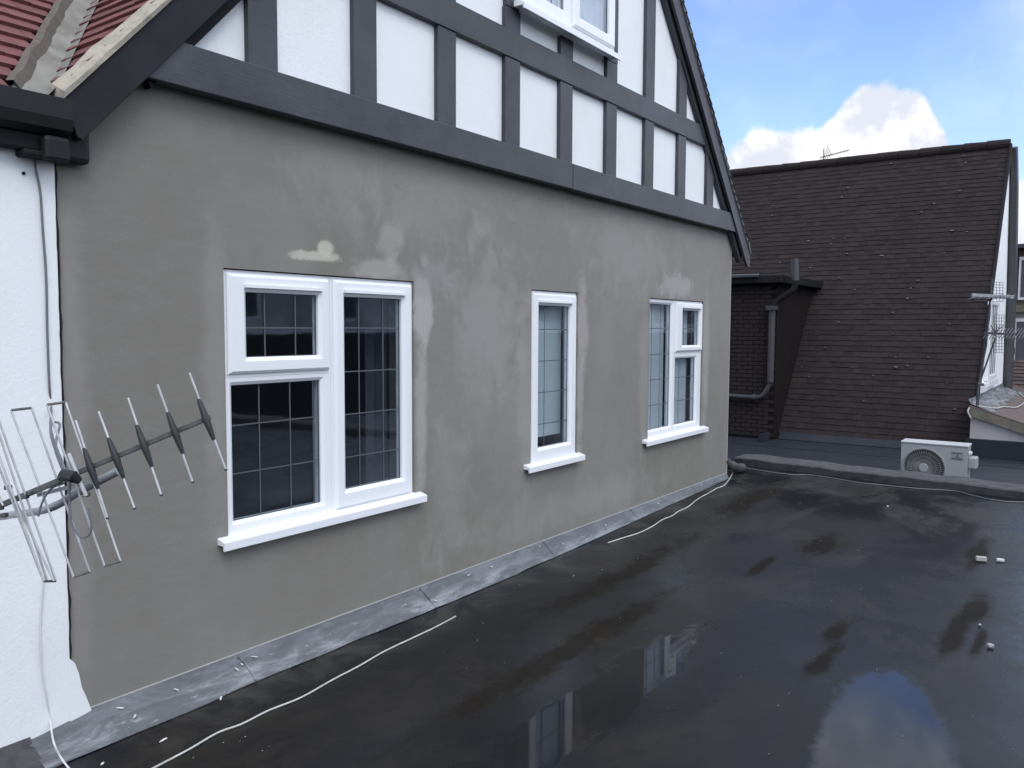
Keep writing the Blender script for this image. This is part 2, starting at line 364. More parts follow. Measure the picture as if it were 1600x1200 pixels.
M_acsticker = mat('ac_sticker', col=(.25, .26, .275), rough=.4)
M_ink = mat('dark_ink', col=(.05, .05, .06), rough=.5)
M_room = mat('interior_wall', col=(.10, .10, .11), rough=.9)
M_blind = mat('pale_blind', col=(.72, .74, .71), rough=.9, var=.3, vscale=3, var2=(.60, .64, .63))
M_curtain = mat('grey_curtain', col=(.09, .095, .11), rough=.9, var=.5, vscale=5)
M_chip = mat('white_chip', col=(.62, .61, .57), rough=.8)
M_speck = mat('grey_grit', col=(.30, .29, .27), rough=.9)
M_stone = mat('pale_stone', col=(.42, .42, .40), rough=.9, var=.5, vscale=30)
M_ground = mat('ground_tarmac', col=(.07, .07, .07), rough=.9, var=.8, vscale=.05, var2=(.08, .09, .06))
def glassmat(name, tint, refl):
    m = bpy.data.materials.new(name); m.use_nodes = True; nt = NT(m.node_tree); nt.n.remove(nt.n['Principled BSDF'])
    tr = nt.new('ShaderNodeBsdfTransparent'); tr.inputs[0].default_value = (*tint, 1)
    gl = nt.new('ShaderNodeBsdfGlossy'); gl.inputs['Roughness'].default_value = .03; gl.inputs[0].default_value = (.9, .92, 1, 1)
    p = pos(nt); bp = nt.new('ShaderNodeBump'); bp.inputs['Strength'].default_value = .06; bp.inputs['Distance'].default_value = .01
    nt.l.new(nt.noise(p, 3.5, 2, .5), bp.inputs['Height']); nt.l.new(bp.outputs[0], gl.inputs['Normal'])
    lw = nt.new('ShaderNodeLayerWeight'); lw.inputs[0].default_value = .5
    fr = nt.math('ADD', .10, nt.math('MULTIPLY', nt.math('POWER', lw.outputs['Facing'], 5), .95))
    mx = nt.new('ShaderNodeMixShader'); nt.l.new(nt.math('MULTIPLY', fr, refl, clamp=True), mx.inputs[0])
    nt.l.new(tr.outputs[0], mx.inputs[1]); nt.l.new(gl.outputs[0], mx.inputs[2]); nt.l.new(mx.outputs[0], nt.n['Material Output'].inputs[0])
    return m
M_glass = glassmat('window_glass', (.86, .90, .93), 1.0)

# ------------------------------------------------------------------ setting
def roofz(x): return -1.65 + max(0, min(1, (x - 5) / 3.5)) * .065
g = MB(); g.add([(-900, -900, -4.7), (1500, -900, -4.7), (1500, 1500, -4.7), (-900, 1500, -4.7)], [(0, 1, 2, 3)])
tag(g.build('ground', M_ground), kind='structure')

# ---- the flat roof we stand on: deck, parapet, walls below
ext = thing('flat_roof_extension', (4, 0, -4.7), 'wide wet black felt flat roof with puddles and a low far parapet', 'flat roof')
def pedge(y): return 9.06 + .111 * (y - .6)       # front edge line of the parapet
xs = [-5 + i * .5 for i in range(28)] + [9.0]; xs = [q for q in xs if q < 9.0] + ['e']
ys = [-6, -4, -2, 0, 1, 2, 2.6, 3.0, 3.3, 3.55]
mb = MB(); vs = []; fs = []
for yy in ys:
    for q in xs:
        xx = pedge(yy) + .37 if q == 'e' else q
        vs.append((xx, yy, roofz(xx)))
nx = len(xs)
for j in range(len(ys) - 1):
    for i in range(nx - 1): fs.append((j * nx + i, j * nx + i + 1, (j + 1) * nx + i + 1, (j + 1) * nx + i))
mb.add(vs, fs); mb.build('roof_deck', M_felt, ext)
mb = MB(); mb.prismZ([(-5, -6), (pedge(-6) + .36, -6), (pedge(3.5) + .36, 3.5), (9.3, 3.54), (-5, 3.54)], -4.69, -1.70); mb.build('wall', M_brick, ext)
mb = MB()   # parapet with ragged mineral felt coping
N = 40
A = []
for i in range(N + 1):
    yy = -6 + (3.52 + 6) * i / N
    j1 = random.uniform(-.008, .008); j2 = random.uniform(-.007, .007)
    xf = pedge(yy) + j1; xb = pedge(yy) + .37 - (.0 if i < N else .05)
    zt = -1.497 + j2
    A.append([(xf + .012, yy, roofz(9) - .03), (xf, yy, zt - .012), (xf + .015, yy, zt), (xb, yy, zt + random.uniform(-.004, .008)), (xb + .01, yy, -1.9)])
vs = [p for a in A for p in a]; fs = []
for i in range(N):
    for j in range(4): fs.append((i * 5 + j, i * 5 + j + 1, i * 5 + 6 + j, i * 5 + 5 + j))
fs.append((0, 1, 2, 3, 4)); fs.append(tuple(N * 5 + j for j in range(5)))
mb.add(vs, fs); mb.build('parapet', M_coping, ext)

# lower roof beyond with felt laps
low = thing('lower_flat_roof', (12.6, 0, -4.7), 'lower slate blue felt flat roof beyond the parapet carrying the air conditioner', 'flat roof')
mb = MB()
mb.prismZ([(pedge(-8) + .3, -8), (15.95, -8), (16.4, 9), (8.9, 9), (8.9, 3.6), (pedge(3.6) + .3, 3.6)], -4.69, -2.1); mb.build('roof_deck', M_felt2, low)
mb = MB()
for i in range(3):
    xx = 10.9 + i * 1.9
    mb.box(xx, xx + .06, -7, 8.5, -2.1, -2.092 + .003 * (i % 2))
mb.build('felt_lap', M_felt2, low)

# ------------------------------------------------------------------ the gabled house
CX = 5.18; YB = 3.19; SL = 1.1; APEX = 4.80
def U(xx): return APEX - SL * abs(xx - CX)       # top line of the barge boards
house = thing('gabled_house', (5.1, 3.3, -4.7), 'house with grey cement rendered wall and half timbered gable above four white windows', 'house')
WIN = [(2.325, 3.60, -1.0, .268), (4.805, 5.43, -1.0, .27), (6.635, 7.82, -1.0, .27)]
W4 = (4.60, 5.74, 2.13, 3.2)
def wall_with_holes(poly_top, x0, x1, z0, holes, y0, y1, xsplit, zsplit):
    mb = MB()
    xs_ = sorted(set([x0, x1] + [h[0] for h in holes] + [h[1] for h in holes] + xsplit)); zs_ = sorted(set([z0] + [h[2] for h in holes] + [h[3] for h in holes] + zsplit))
    vd = {}
    def V(a, c, yy):
        k = (round(a, 5), round(c, 5), yy)
        if k not in vd: vd[k] = len(mb.v); mb.v.append((a, yy, c))
        return vd[k]
    for i in range(len(xs_) - 1):
        for j in range(len(zs_) - 1):
            xa, xb, za, zb = xs_[i], xs_[i + 1], zs_[j], zs_[j + 1]
            if any(h[0] - 1e-6 <= xa and xb <= h[1] + 1e-6 and h[2] - 1e-6 <= za and zb <= h[3] + 1e-6 for h in holes): continue
            ta, tb = poly_top(xa), poly_top(xb)
            if za >= max(ta, tb) - 1e-6: continue
            q = [(xa, za), (xb, za), (xb, min(zb, max(tb, za))), (xa, min(zb, max(ta, za)))]
            if j == len(zs_) - 2: q = [(xa, za), (xb, za), (xb, max(tb, za)), (xa, max(ta, za))]
            for yy in (y0, y1):
                idx = []
                for a, c in q:
                    k = V(a, c, yy)
                    if k not in idx: idx.append(k)
                if len(idx) > 2: mb.f.append(tuple(idx))
    for h in holes:      # reveals
        a0, a1, c0, c1 = h
        for (p, q_) in (((a0, c0), (a1, c0)), ((a1, c0), (a1, c1)), ((a1, c1), (a0, c1)), ((a0, c1), (a0, c0))):
            k = len(mb.v); mb.v += [(p[0], y0, p[1]), (q_[0], y0, q_[1]), (q_[0], y1, q_[1]), (p[0], y1, p[1])]; mb.f.append((k, k + 1, k + 2, k + 3))
    return mb
zs_split = [.9]
mb = MB()
bm_ = wall_with_holes(lambda q: min(1.02, U(q) - .13), 1.585, 8.53, -1.66, WIN, D, D + .20, [1.72, CX - (APEX - 1.15) / SL, CX + (APEX - 1.15) / SL], [.5])
bm_.add([(8.53, D, -1.66), (8.53, D, .98), (8.53, D + .2, .98), (8.53, D + .2, -1.66)], [(0, 1, 2, 3)])
bm_.add([(1.585, D, -1.66), (1.585, D, .70), (1.585, D + .2, .70), (1.585, D + .2, -1.66)], [(0, 1, 2, 3)])
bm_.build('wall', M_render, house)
# corner bead, pale, and end wall + rear
mb = MB(); mb.box(8.525, 8.534, D - .003, D + .01, -1.60, .93); mb.build('corner_bead', M_bead, house)
mb = MB(); mb.box(8.40, 8.53, D + .203, 10, -4.69, .95); mb.box(1.6, 8.53, 9.8, 10.0, -4.69, .75); mb.box(1.585, 8.53, D + .002, D + .2, -4.69, -1.663); mb.build('rear_wall', M_render, house)
# thin bell-cast edge at foot of render
mb = MB(); mb.box(1.60, 8.53, D - .006, D - .0015, -1.541, -1.536); mb.build('render_stop', M_bead, house)
# gable panels (white) above beam
def gpoly(x0, x1, z0, inset=.14):
    pts = [(x0, z0), (x1, z0)]
    if U(x1) - inset > z0: pts.append((x1, U(x1) - inset))
    if x0 < CX < x1: pts.append((CX, U(CX) - inset))
    if U(x0) - inset > z0: pts.append((x0, U(x0) - inset))
    return pts
mb = MB()
xL = CX - (APEX - .14 - 1.0) / SL; xR = 2 * CX - xL
mb.prismY([(xL, 1.022), (W4[0], 1.022), (W4[0], U(W4[0]) - .14)], D - .010, D + .15)
mb.prismY([(W4[1], 1.022), (xR, 1.022), (W4[1], U(W4[1]) - .14)], D - .010, D + .15)
mb.prismY([(W4[0], 1.022), (W4[1], 1.022), (W4[1], W4[2]), (W4[0], W4[2])], D - .010, D + .15)
mb.prismY([(W4[0], W4[3]), (W4[1], W4[3]), (W4[1], U(W4[1]) - .14), (CX, U(CX) - .14), (W4[0], U(W4[0]) - .14)], D - .010, D + .15)
mb.build('gable_panel', M_panel, house)
# timbers
def ragged(p, q, n, amp):
    return [(p[0] + (q[0] - p[0]) * i / n, p[1] + (q[1] - p[1]) * i / n + (random.uniform(-amp, amp) if 0 < i < n else 0)) for i in range(n + 1)]
def lowline(zz): return CX - (APEX - .20 - zz) / SL
mb = MB()
a, b_ = lowline(1.01), lowline(1.19)
mb.prismY([(a - .03, 1.005), (5.2, 1.005), (5.2, 1.188), (b_ - .03, 1.188)], D - .085, D - .0105)
mb.prismY([(5.206, 1.003), (2 * CX - a + .03, 1.003), (2 * CX - b_ + .03, 1.186), (5.206, 1.186)], D - .085, D - .0105)
mb.build('bressummer_beam', M_timber, house, bevel=.004)
mb = MB(); a, b_ = lowline(1.755), lowline(1.93)
mb.prismY([(a, 1.755), (2 * CX - a, 1.755), (2 * CX - b_, 1.93), (b_, 1.93)], D - .050, D - .0105)
mb.build('rail_beam', M_timber, house, bevel=.004)
for k in range(9):
    xc = 2.53 + .663 * k + random.uniform(-.008, .008); hw = .083
    mb = MB(); tl, tr = U(xc - hw) - .17, U(xc + hw) - .17
    if max(tl, tr) < 1.2: continue
    zt = min(1.755, tl), min(1.755, tr)
    mb.prismY([(xc - hw, 1.188), (xc + hw, 1.188), (xc + hw, zt[1]), (xc - hw, zt[0])], D - .042, D - .0105)
    mb.build('stud', M_timber, house, bevel=.003)
    if max(tl, tr) > 2.0:
        z1a, z1b = tl, tr
        if k in (3, 4, 5): z1a = z1b = 2.07
        mb = MB(); mb.prismY([(xc - hw, 1.93), (xc + hw, 1.93), (xc + hw, z1b), (xc - hw, z1a)], D - .042, D - .0105)
        mb.build('stud', M_timber, house, bevel=.003)
for xa, xb in ((4.44, 4.585), (5.755, 5.93)):       # studs beside the gable window
    mb = MB(); mb.prismY([(xa, 2.075), (xb, 2.075), (xb, U(xb) - .17), (xa, U(xa) - .17)], D - .042, D - .0105); mb.build('stud', M_timber, house, bevel=.003)
mb = MB(); mb.box(4.59, 5.75, D - .042, D - .0105, 3.24, 3.40); mb.build('rail_beam', M_timber, house, bevel=.003)

for k in range(8):       # ragged paint where panel meets beam
    x0_ = 2.53 + .663 * k + .085; x1_ = x0_ + .49
    for zb_, rng in ((1.188, 1), (1.93, k in (1, 2, 5, 6))):
        if not rng: continue
        mb = MB(); n = 26; pts = [(x0_, zb_ - .004)] + [(x1_, zb_ - .004)]
        run = 0
        top = []
        for i in range(n + 1):
            run = max(0, min(.014, run + random.uniform(-.006, .0055))); top.append((x1_ - (x1_ - x0_) * i / n, zb_ + .001 + run))
        mb.prismY(pts + top, D - .0118, D - .0101); mb.build('paint_edge', M_timber, house)
# inner barge timber on the wall face + barge boards
for sgn in (-1, 1):
    X = lambda t: CX + sgn * t
    mb = MB()
    tf = (APEX - .80) / SL if sgn > 0 else (APEX - .84) / SL
    # board face polygon
    mb.prismY([(X(0), APEX), (X(tf), APEX - SL * tf), (X(tf - (.0 if sgn > 0 else .05)), APEX - SL * tf - .13), (X(tf - .07), APEX - SL * (tf - .07) - .215), (X(0), APEX - .215)], YB, YB + .028)
    mb.build('barge_board', M_barge if sgn < 0 else M_timber, house, bevel=.003)
    mb = MB()
    mb.prismY([(X(0), APEX - .10), (X(tf - .1), APEX - SL * (tf - .1) - .10), (X(tf - .1), APEX - SL * (tf - .1) - .135), (X(0), APEX - .135)], YB + .029, D + .1)
    mb.build('soffit', M_dark, house)
    mb = MB(); t2 = tf - (.12 if sgn > 0 else .33)
    mb.prismY([(X(0), APEX - .137), (X(t2), APEX - SL * t2 - .137), (X(t2 - .05), APEX - SL * (t2 - .05) - .285), (X(0), APEX - .285)], D - .055, D - .0105)
    mb.build('rafter_trim', M_dark if sgn < 0 else M_timber, house)
    # verge mortar/undercloak under tiles
    mb = MB(); n = 46; vs = []; fs = []
    for i in range(n + 1):
        t = tf * i / n; zc = APEX - SL * t
        j = random.uniform(-.006, .010)
        vs += [(X(t), YB - .012 + j * .3, zc + .001), (X(t), YB - .016 + j, zc + .026), (X(t), YB + .075 + 2.5 * j, zc + .066 + j), (X(t), YB + .10, zc + .002)]
    for i in range(n):
        for q in range(4): fs.append((i * 4 + q, i * 4 + (q + 1) % 4, i * 4 + 4 + (q + 1) % 4, i * 4 + 4 + q))
    fs += [(0, 1, 2, 3), tuple(4 * n + q for q in range(4))]
    mb.add(vs, fs); mb.build('verge_mortar', M_verge if sgn < 0 else M_vergegrey, house)

def tiles(name, m, parent, O, u, v, nu, nv, gu, gv, th, keep=lambda a, b: True, jit=.004, trim=None):
    """slabs laid in courses; O eave corner, u along a course, v up the slope"""
    u = Vector(u).normalized(); v = Vector(v).normalized(); n = u.cross(v); 
    if n.z < 0: n = -n
    O = Vector(O); mb = MB()
    for j in range(nv):
        for i in range(-1, nu + 1):
            s0 = i * gu + (gu / 2 if j % 2 else 0); t0 = j * gv
            if not keep(s0 + gu / 2, t0 + gv / 2): continue
            s1 = min(s0 + gu, nu * gu if trim is None else min(nu * gu, trim(t0))); s0 = max(s0, 0)
            if s1 - s0 < .02: continue
            g1 = random.uniform(-jit, jit); h = random.uniform(-jit, jit) * .5; tl = random.uniform(-.3, .3) * jit
            c0 = O + u * (s0 + .0015) + v * (t0 + g1); c1 = O + u * (s1 - .0015) + v * (t0 + g1 + tl)
            up = v * (gv * 1.25)
            lift = n * (th * 1.15 + h)
            vs = [c0 + lift - n * th, c1 + lift - n * th, c1 + lift, c0 + lift, c0 + up - n * th, c1 + up - n * th, c1 + up + n * h * .3, c0 + up + n * h * .3]
            mb.add(vs, [(0, 1, 2, 3), (3, 2, 6, 7), (0, 3, 7, 4), (1, 5, 6, 2), (0, 4, 5, 1), (4, 7, 6, 5)])
    return mb.build(name, m, parent)

# gable roof slopes. left slope (rises to +x), right slope
Lx0 = CX - (APEX - .85) / SL
sl = math.hypot(1, SL)
v_l = Vector((1, 0, SL)); v_r = Vector((-1, 0, SL))
# structure slabs beneath tiles
mb = MB(); mb.prismY([(CX, APEX - .01), (Lx0, .84), (Lx0 + .08, .80), (CX, APEX - .12)], YB + .13, 9.9); mb.prismY([(CX, APEX - .01), (2 * CX - Lx0, .84), (2 * CX - Lx0 - .08, .80), (CX, APEX - .12)], YB + .13, 9.9)
mb.build('roof_deck', M_dark, house)
# left house roof plane: z = .87+.8(y-3.29)
def lz(yy): return .87 + .8 * (yy - 3.29)
def gz(xx): return U(xx) + .03
def keepL(s_, t_):     # s along +Y from YB+.02 ; t up slope
    xx = Lx0 + t_ / sl; yy = YB + .02 + s_; return gz(xx) > lz(yy) + .05 and yy < 9.7 and xx < CX + .05
tiles('roof_tiles', M_redtile, house, (Lx0 - .02, YB + .03, U(Lx0 - .02) + .03), (0, 1, 0), v_l, 42, int((CX - Lx0) * sl / .1) + 1, .165, .100, .013, keepL)
tiles('roof_tiles', M_browntile, house, (2 * CX - Lx0 + .02, YB - .02, U(Lx0 - .02) + .03), (0, 1, 0), v_r, 40, int((CX - Lx0) * sl / .1) + 1, .165, .100, .018, lambda s_, t_: True)
mb = MB()
for i in range(16): mb.tube([(CX, YB + .0 + i * .42, APEX + .05), (CX, YB + .41 + i * .42, APEX + .055)], [.10, .115], 12)
mb.build('ridge_tile', M_browntile, house)

# lead flashing along foot of wall
mb = MB(); n = 60; vs = []; fs = []
for i in range(n + 1):
    xx = 1.415 + (8.50 - 1.415) * i / n
    wd = .128 + random.uniform(-.006, .006) if xx < 4.5 else .11
    wd *= 1 if xx < 2.2 else .84
    wd *= 1 if xx < 4 else max(.45, 1 - (xx - 4) * .13)
    zt = -1.556 + random.uniform(-.003, .003)
    zt -= max(0, min(1, (1.66 - xx) / .24)) * .025
    zb = roofz(xx) + .004
    vs += [(xx, D - .010, -1.54 - max(0, min(1, (1.66 - xx) / .24)) * .03), (xx, D - .022, zt), (xx, D - .022 - wd * .38, zt - .030 + random.uniform(-.004, .004)), (xx, D - .022 - wd * .98, zb + .008), (xx, D - .022 - wd, zb)]
for i in range(n):
    for q in range(4): fs.append((i * 5 + q, i * 5 + q + 1, i * 5 + 6 + q, i * 5 + 5 + q))
mb.add(vs, fs); mb.build('lead_flashing', M_lead, house, smooth=True)
for xl in (2.35, 3.62, 4.95, 6.3, 7.6):       # welted laps in the lead
    mb = MB(); zb = roofz(xl) + .006
    wdl = .128 * .84 * (1 if xl < 4 else max(.45, 1 - (xl - 4) * .13)) if xl > 4 else .108
    if xl > 4: wdl = .11 * .84 * max(.45, 1 - (xl - 4) * .13)
    mb.tube([(xl, D - .020, -1.548), (xl + .01, D - .024, -1.560), (xl + .015, D - .022 - wdl * .38, -1.583), (xl + .02, D - .022 - wdl, zb + .004)], .006, 6)
    mb.build('lead_lap', M_lead, house, smooth=True)
mb = MB(); mb.prismX([(D - .0155, -1.56), (D - .03, -1.585), (D - .155, -1.645), (D - .155, -1.66), (D - .0155, -1.66)], -5, 1.425); mb.build('felt_fillet', M_coping, house)
mb = MB()    # turned up lead at the corner
mb.tube(smoothpath([(8.545, 3.30, -1.40), (8.60, 3.27, -1.46), (8.80, 3.27, -1.52), (9.10, 3.32, -1.56)], 5), [.035] * 5 + [.05] * 5 + [.05] * 5 + [.02], 8)
mb.build('corner_flashing', M_coping, house, smooth=True)

# ---- windows
def window(label, outer, cells, sill, yf=D + .016, room=None):
    x0, x1, z0, z1 = outer
    fr = MB()
    # outer frame ring pieces per cell so cells share mullions
    win = None
    frame_mb = MB()
    sashes = []; panes = []; leads = []
    for c in cells:
        (cx0, cx1, cz0, cz1), (gx0, gx1, gz0, gz1), lxs, lzs, sash = c[:5]
        if sash:
            s_ = .010
            s_ = .016
            frame_mb.ring(cx0, cx1, cz0, cz1, cx0 + s_ + .012, cx1 - s_ - .012, cz0 + s_ + .012, cz1 - s_ - .012, yf, yf + .06, yf + .02, .004, .0)
            sm = MB(); sm.ring(cx0 + s_, cx1 - s_, cz0 + s_, cz1 - s_, gx0, gx1, gz0, gz1, yf - .022, yf + .035, 0, .018, .014)
            hb = MB().box(gx0 - .012, gx1 + .012, yf - .034, yf - .0215, gz1 + .020, gz1 + .036)
            sashes.append((sm, hb)); yg = yf + .012
        else:
            frame_mb.ring(cx0, cx1, cz0, cz1, gx0, gx1, gz0, gz1, yf, yf + .06, 0, .016, .0); yg = yf + .028
        panes.append(((gx0, gx1, gz0, gz1, yg), lxs, lzs))
    win = frame_mb.build('window', M_upvc, house)
    if label: win['label'] = label
    for sm, hb in sashes:
        o = sm.build('sash', M_upvc, win)
        hb.build('drip_bar', M_upvc, win)
    for (gx0, gx1, gz0, gz1, yg), lxs, lzs in panes:
        MB().box(gx0 - .004, gx1 + .004, yg, yg + .004, gz0 - .004, gz1 + .004).build('pane', M_glass, win)
        gk = MB(); t_ = .004; ygk = yg - .0045
        gk.box(gx0, gx0 + t_, ygk, yg - .0005, gz0, gz1); gk.box(gx1 - t_, gx1, ygk, yg - .0005, gz0, gz1); gk.box(gx0 + t_, gx1 - t_, ygk, yg - .0005, gz0, gz0 + t_); gk.box(gx0 + t_, gx1 - t_, ygk, yg - .0005, gz1 - t_, gz1)
        gk.build('gasket', M_gasket, win)
        lm = MB()
        for q in lxs: lm.box(q - .0032, q + .0032, yg - .0025, yg - .0002, gz0 + .0042, gz1 - .0042)
        for q in lzs: lm.box(gx0 + .0042, gx1 - .0042, yg - .0045, yg - .0027, q - .0032, q + .0032)
        if lm.v: lm.build('lead_strip', M_leadline, win)
    sx0, sx1, sy, sz = sill
    sm = MB()
    sm.prismX([(yf + .03, sz + .020), (yf - .004, sz + .018), (sy, sz), (sy, sz - .040), (sy + .012, sz - .040), (sy + .014, sz - .018), (yf + .03, sz - .018)], sx0, sx1)
    sm.build('sill', M_upvc, win, bevel=.002)
    return win
w1 = window('large casement window with a top vent on the left', WIN[0], [
    ((2.330, 2.972, -.236, .262), (2.447, 2.886, -.143, .163), (2.568, 2.754), (-.004,), True),
    ((2.330, 2.972, -.982, -.237), (2.374, 2.912, -.914, -.272), (2.540, 2.727, 2.876), (-.463, -.692), False),
    ((2.973, 3.598, -.982, .262), (3.064, 3.502, -.868, .162), (3.187, 3.371), (-.003, -.237, -.467, -.698), True)],
    (2.267, 3.652, D - .053, -.984))
w2 = window('narrow single casement window', WIN[1], [
    ((4.810, 5.425, -.982, .264), (4.902, 5.322, -.856, .163), (5.012, 5.266), (-.008, -.235, -.461, -.690), True)],
    (4.72, 5.472, D - .053, -.967))
w3 = window('window with a small top vent on the right', WIN[2], [
    ((6.640, 7.176, -.982, .264), (6.672, 7.130, -.904, .222), (6.766, 6.940, 7.080), (.003, -.230, -.457, -.686), False),
    ((7.177, 7.815, -.982, -.233), (7.222, 7.705, -.904, -.278), (7.356, 7.52), (-.46, -.683), False),
    ((7.177, 7.815, -.232, .264), (7.330, 7.733, -.157, .177), (7.413, 7.60), (0.0,), True)],
    (6.53, 7.887, D - .053, -.984))
# gable window stands proud of the timbers
w4 = window('window in the gable with net curtains', W4, [
    ((4.53, 5.150, 2.125, 3.19), (4.635, 5.080, 2.225, 3.09), (4.80, 4.94), (2.62,), False),
    ((5.151, 5.785, 2.125, 3.19), (5.255, 5.685, 2.225, 3.09), (), (2.62,), True)],
    (4.50, 5.81, 3.150, 2.095), yf=3.205)
# blinds, curtains, rooms
mb = MB(); mb.box(4.83, 5.36, 3.395, 3.400, -.80, .24); mb.build('blind', M_blind, w2)
mb = MB(); mb.box(6.60, 7.135, 3.39, 3.395, -.97, .26); mb.box(7.20, 7.66, 3.39, 3.395, -.97, .26); mb.build('blind', M_blind, w3)
def curtain(x0, x1, z0, z1, y0, amp, m, par):
    mb = MB(); n = int((x1 - x0) / .012); vs = []; fs = []
    for i in range(n + 1):
        xx = x0 + (x1 - x0) * i / n; yy = y0 + amp * math.sin(i * .9) + amp * .5 * math.sin(i * .37)
        vs += [(xx, yy, z0), (xx, yy, z1)]
    for i in range(n): fs.append((2 * i, 2 * i + 2, 2 * i + 3, 2 * i + 1))
    mb.add(vs, fs); return mb.build('curtain', m, par, smooth=True)
curtain(3.46, 3.78, -1.0, .26, 3.55, .02, M_curtain, w1)
M_net = mat('net_curtain', col=(.40, .43, .47), rough=.95, var=.3, vscale=4)
curtain(4.55, 5.78, 2.15, 3.18, 3.30, .008, M_net, w4)
for (xa, xb, za, zb) in [(1.7, 4.5, -1.4, 1.0), (4.6, 6.3, -1.4, 1.0), (6.4, 8.35, -1.4, 1.0), (4.45, 5.9, 2.0, 3.3)]:
    mb = MB(); y0, y1 = (D + .203, 5.6) if za < 0 else (3.445, 4.6)
    vs = [(a, b2, c) for a in (xa, xb) for b2 in (y0, y1) for c in (za, zb)]
    mb.add(vs, [(0, 1, 3, 2), (4, 6, 7, 5), (2, 3, 7, 6), (0, 2, 6, 4), (1, 5, 7, 3)]); mb.build('room', M_room, house)

# ------------------------------------------------------------------ white house on the left
wh = thing('white_house', (0, 3.3, -4.7), 'white painted house with red tiled roof and black gutter at the left edge', 'house')
mb = MB()
# wall with a foot of white paint spreading over the join
mb.prismY([(-6, -4.69), (1.583, -4.69), (1.583, .72), (-6, .72)], D - .014, D + .25)
mb.build('wall', M_white, wh)
mb = MB(); pts = [(1.575, -1.563), (1.66, -1.545), (1.64, -1.48), (1.625, -1.44), (1.615, -1.38), (1.600, -1.33), (1.575, -1.30)]
mb.prismY(pts, D - .017, D - .0005); mb.build('paint_skirt', M_white, wh)
mb = MB()      # dark strip standing in for the shadow line at the joint of the walls
vs = []; fs = []; n = 40
for i in range(n + 1):
    zz = -1.32 + (.66 + 1.32) * i / n; a = 1.584 + random.uniform(-.003, .002); bb = a + .007 + random.uniform(-.003, .003)
    vs += [(a, D - .0155, zz), (bb, D - .0155, zz), (bb, D + .02, zz), (a, D + .02, zz)]
for i in range(n):
    for q in range(4): fs.append((i * 4 + q, i * 4 + (q + 1) % 4, i * 4 + 4 + (q + 1) % 4, i * 4 + 4 + q))
mb.add(vs, fs); mb.build('joint_shadow_strip', M_dark, wh)
def keepW(s_, t_):
    xx = -5 + s_; yy = 3.27 + t_ / math.hypot(1, .8); 
    return (xx < 1.6 + (yy - 3.29) * .66) and yy < 7.5
v_w = Vector((0, 1, .8))
mb = MB(); mb.add([(-5, 3.30, .845), (1.62, 3.30, .845), (4.5, 7.6, .845 + .8 * 4.3), (-5, 7.6, .845 + .8 * 4.3)], [(0, 1, 2, 3)]); mb.build('roof_deck', M_dark, wh)
def keepW2(s_, t_):
    xx = -5 + s_; yy = 3.26 + t_ / math.hypot(1, .8)
    lim = CX - (APEX + .03 - lz(yy)) / SL      # valley line
    return xx < lim + .05 and yy < 7.6
def trimW(t_):
    yy = 3.26 + t_ / math.hypot(1, .8)
    return CX - (APEX + .03 - lz(yy)) / SL - .12 + 5
tiles('roof_tiles', M_redtile, wh, (-5, 3.26, lz(3.26) - .01), (1, 0, 0), v_w, 60, 52, .165, .105, .016, keepW2, .004, trimW)
# valley gutter lead strip along the intersection
mb = MB()
def vp_(yy, dx, dz): return (CX - (APEX + .03 - lz(yy)) / SL + dx, yy, lz(yy) + dz)
va = [vp_(3.24, -.13, .006), vp_(3.24, -.01, .004), vp_(3.24, .05, .075)]; vb = [vp_(6.2, -.13, .006), vp_(6.2, -.01, .004), vp_(6.2, .05, .075)]
mb.add(va + vb, [(0, 1, 4, 3), (1, 2, 5, 4)]); mb.build('valley_lead', M_valley, wh)
mb = MB()     # mortar bed along cut tiles
vs = []; fs = []; n = 60
for i in range(n + 1):
    yy = 3.27 + 2.8 * i / n; j = random.uniform(-.014, .014)
    j *= .6; vs += [vp_(yy, -.145 + j * .5, .028), vp_(yy, -.115 + j, .036), vp_(yy, -.090 + j, .008)]
for i in range(n):
    for q in range(2): fs.append((i * 3 + q, i * 3 + q + 1, i * 3 + 4 + q, i * 3 + 3 + q))
mb.add(vs, fs); mb.build('mortar_bed', mat('brown_mortar', col=(.12, .10, .085), rough=.95, var=.6, vscale=15, bump=.5), wh)
# fascia + gutter + bracket lumps
mb = MB(); mb.box(-6, 1.60, 3.215, D - .016, .64, .80); mb.build('fascia', M_dark, wh, bevel=.006)
mb = MB()
prof = [(3.245 + .062 * math.cos(math.pi + math.pi * k / 10) * 1.0 - .03, .765 + .062 * -math.sin(math.pi * k / 10)) for k in range(11)]
prof2 = [(q[0] + (.006 if q[0] > 3.2 else .006), q[1] + .005) for q in prof][::-1]
prof = [(3.13 + .03, .835), (3.13 + .025, .76), (3.145 + .02, .72), (3.20, .70), (3.214, .72), (3.214, .835), (3.205, .835), (3.205, .73), (3.175, .72), (3.165, .835)]
mb.prismX(prof, -6, 1.60); mb.build('gutter', M_black, wh)
mb = MB(); mb.box(1.50, 1.60, 3.175, 3.2145, .60, .70); mb.box(1.57, 1.70, 3.225, D - .002, .62, .86); mb.build('gutter_bracket', M_black, wh, bevel=.02)
mb = MB(); mb.box(1.44, 1.60, 3.20, D - .017, .615, .6395); mb.build('soffit', M_dark, wh, bevel=.008)
mb = MB(); mb.disc((1.47, D - .02, .56), (0, 1, 0), .006, .01, 8); mb.build('wall_plug', M_dark, wh)

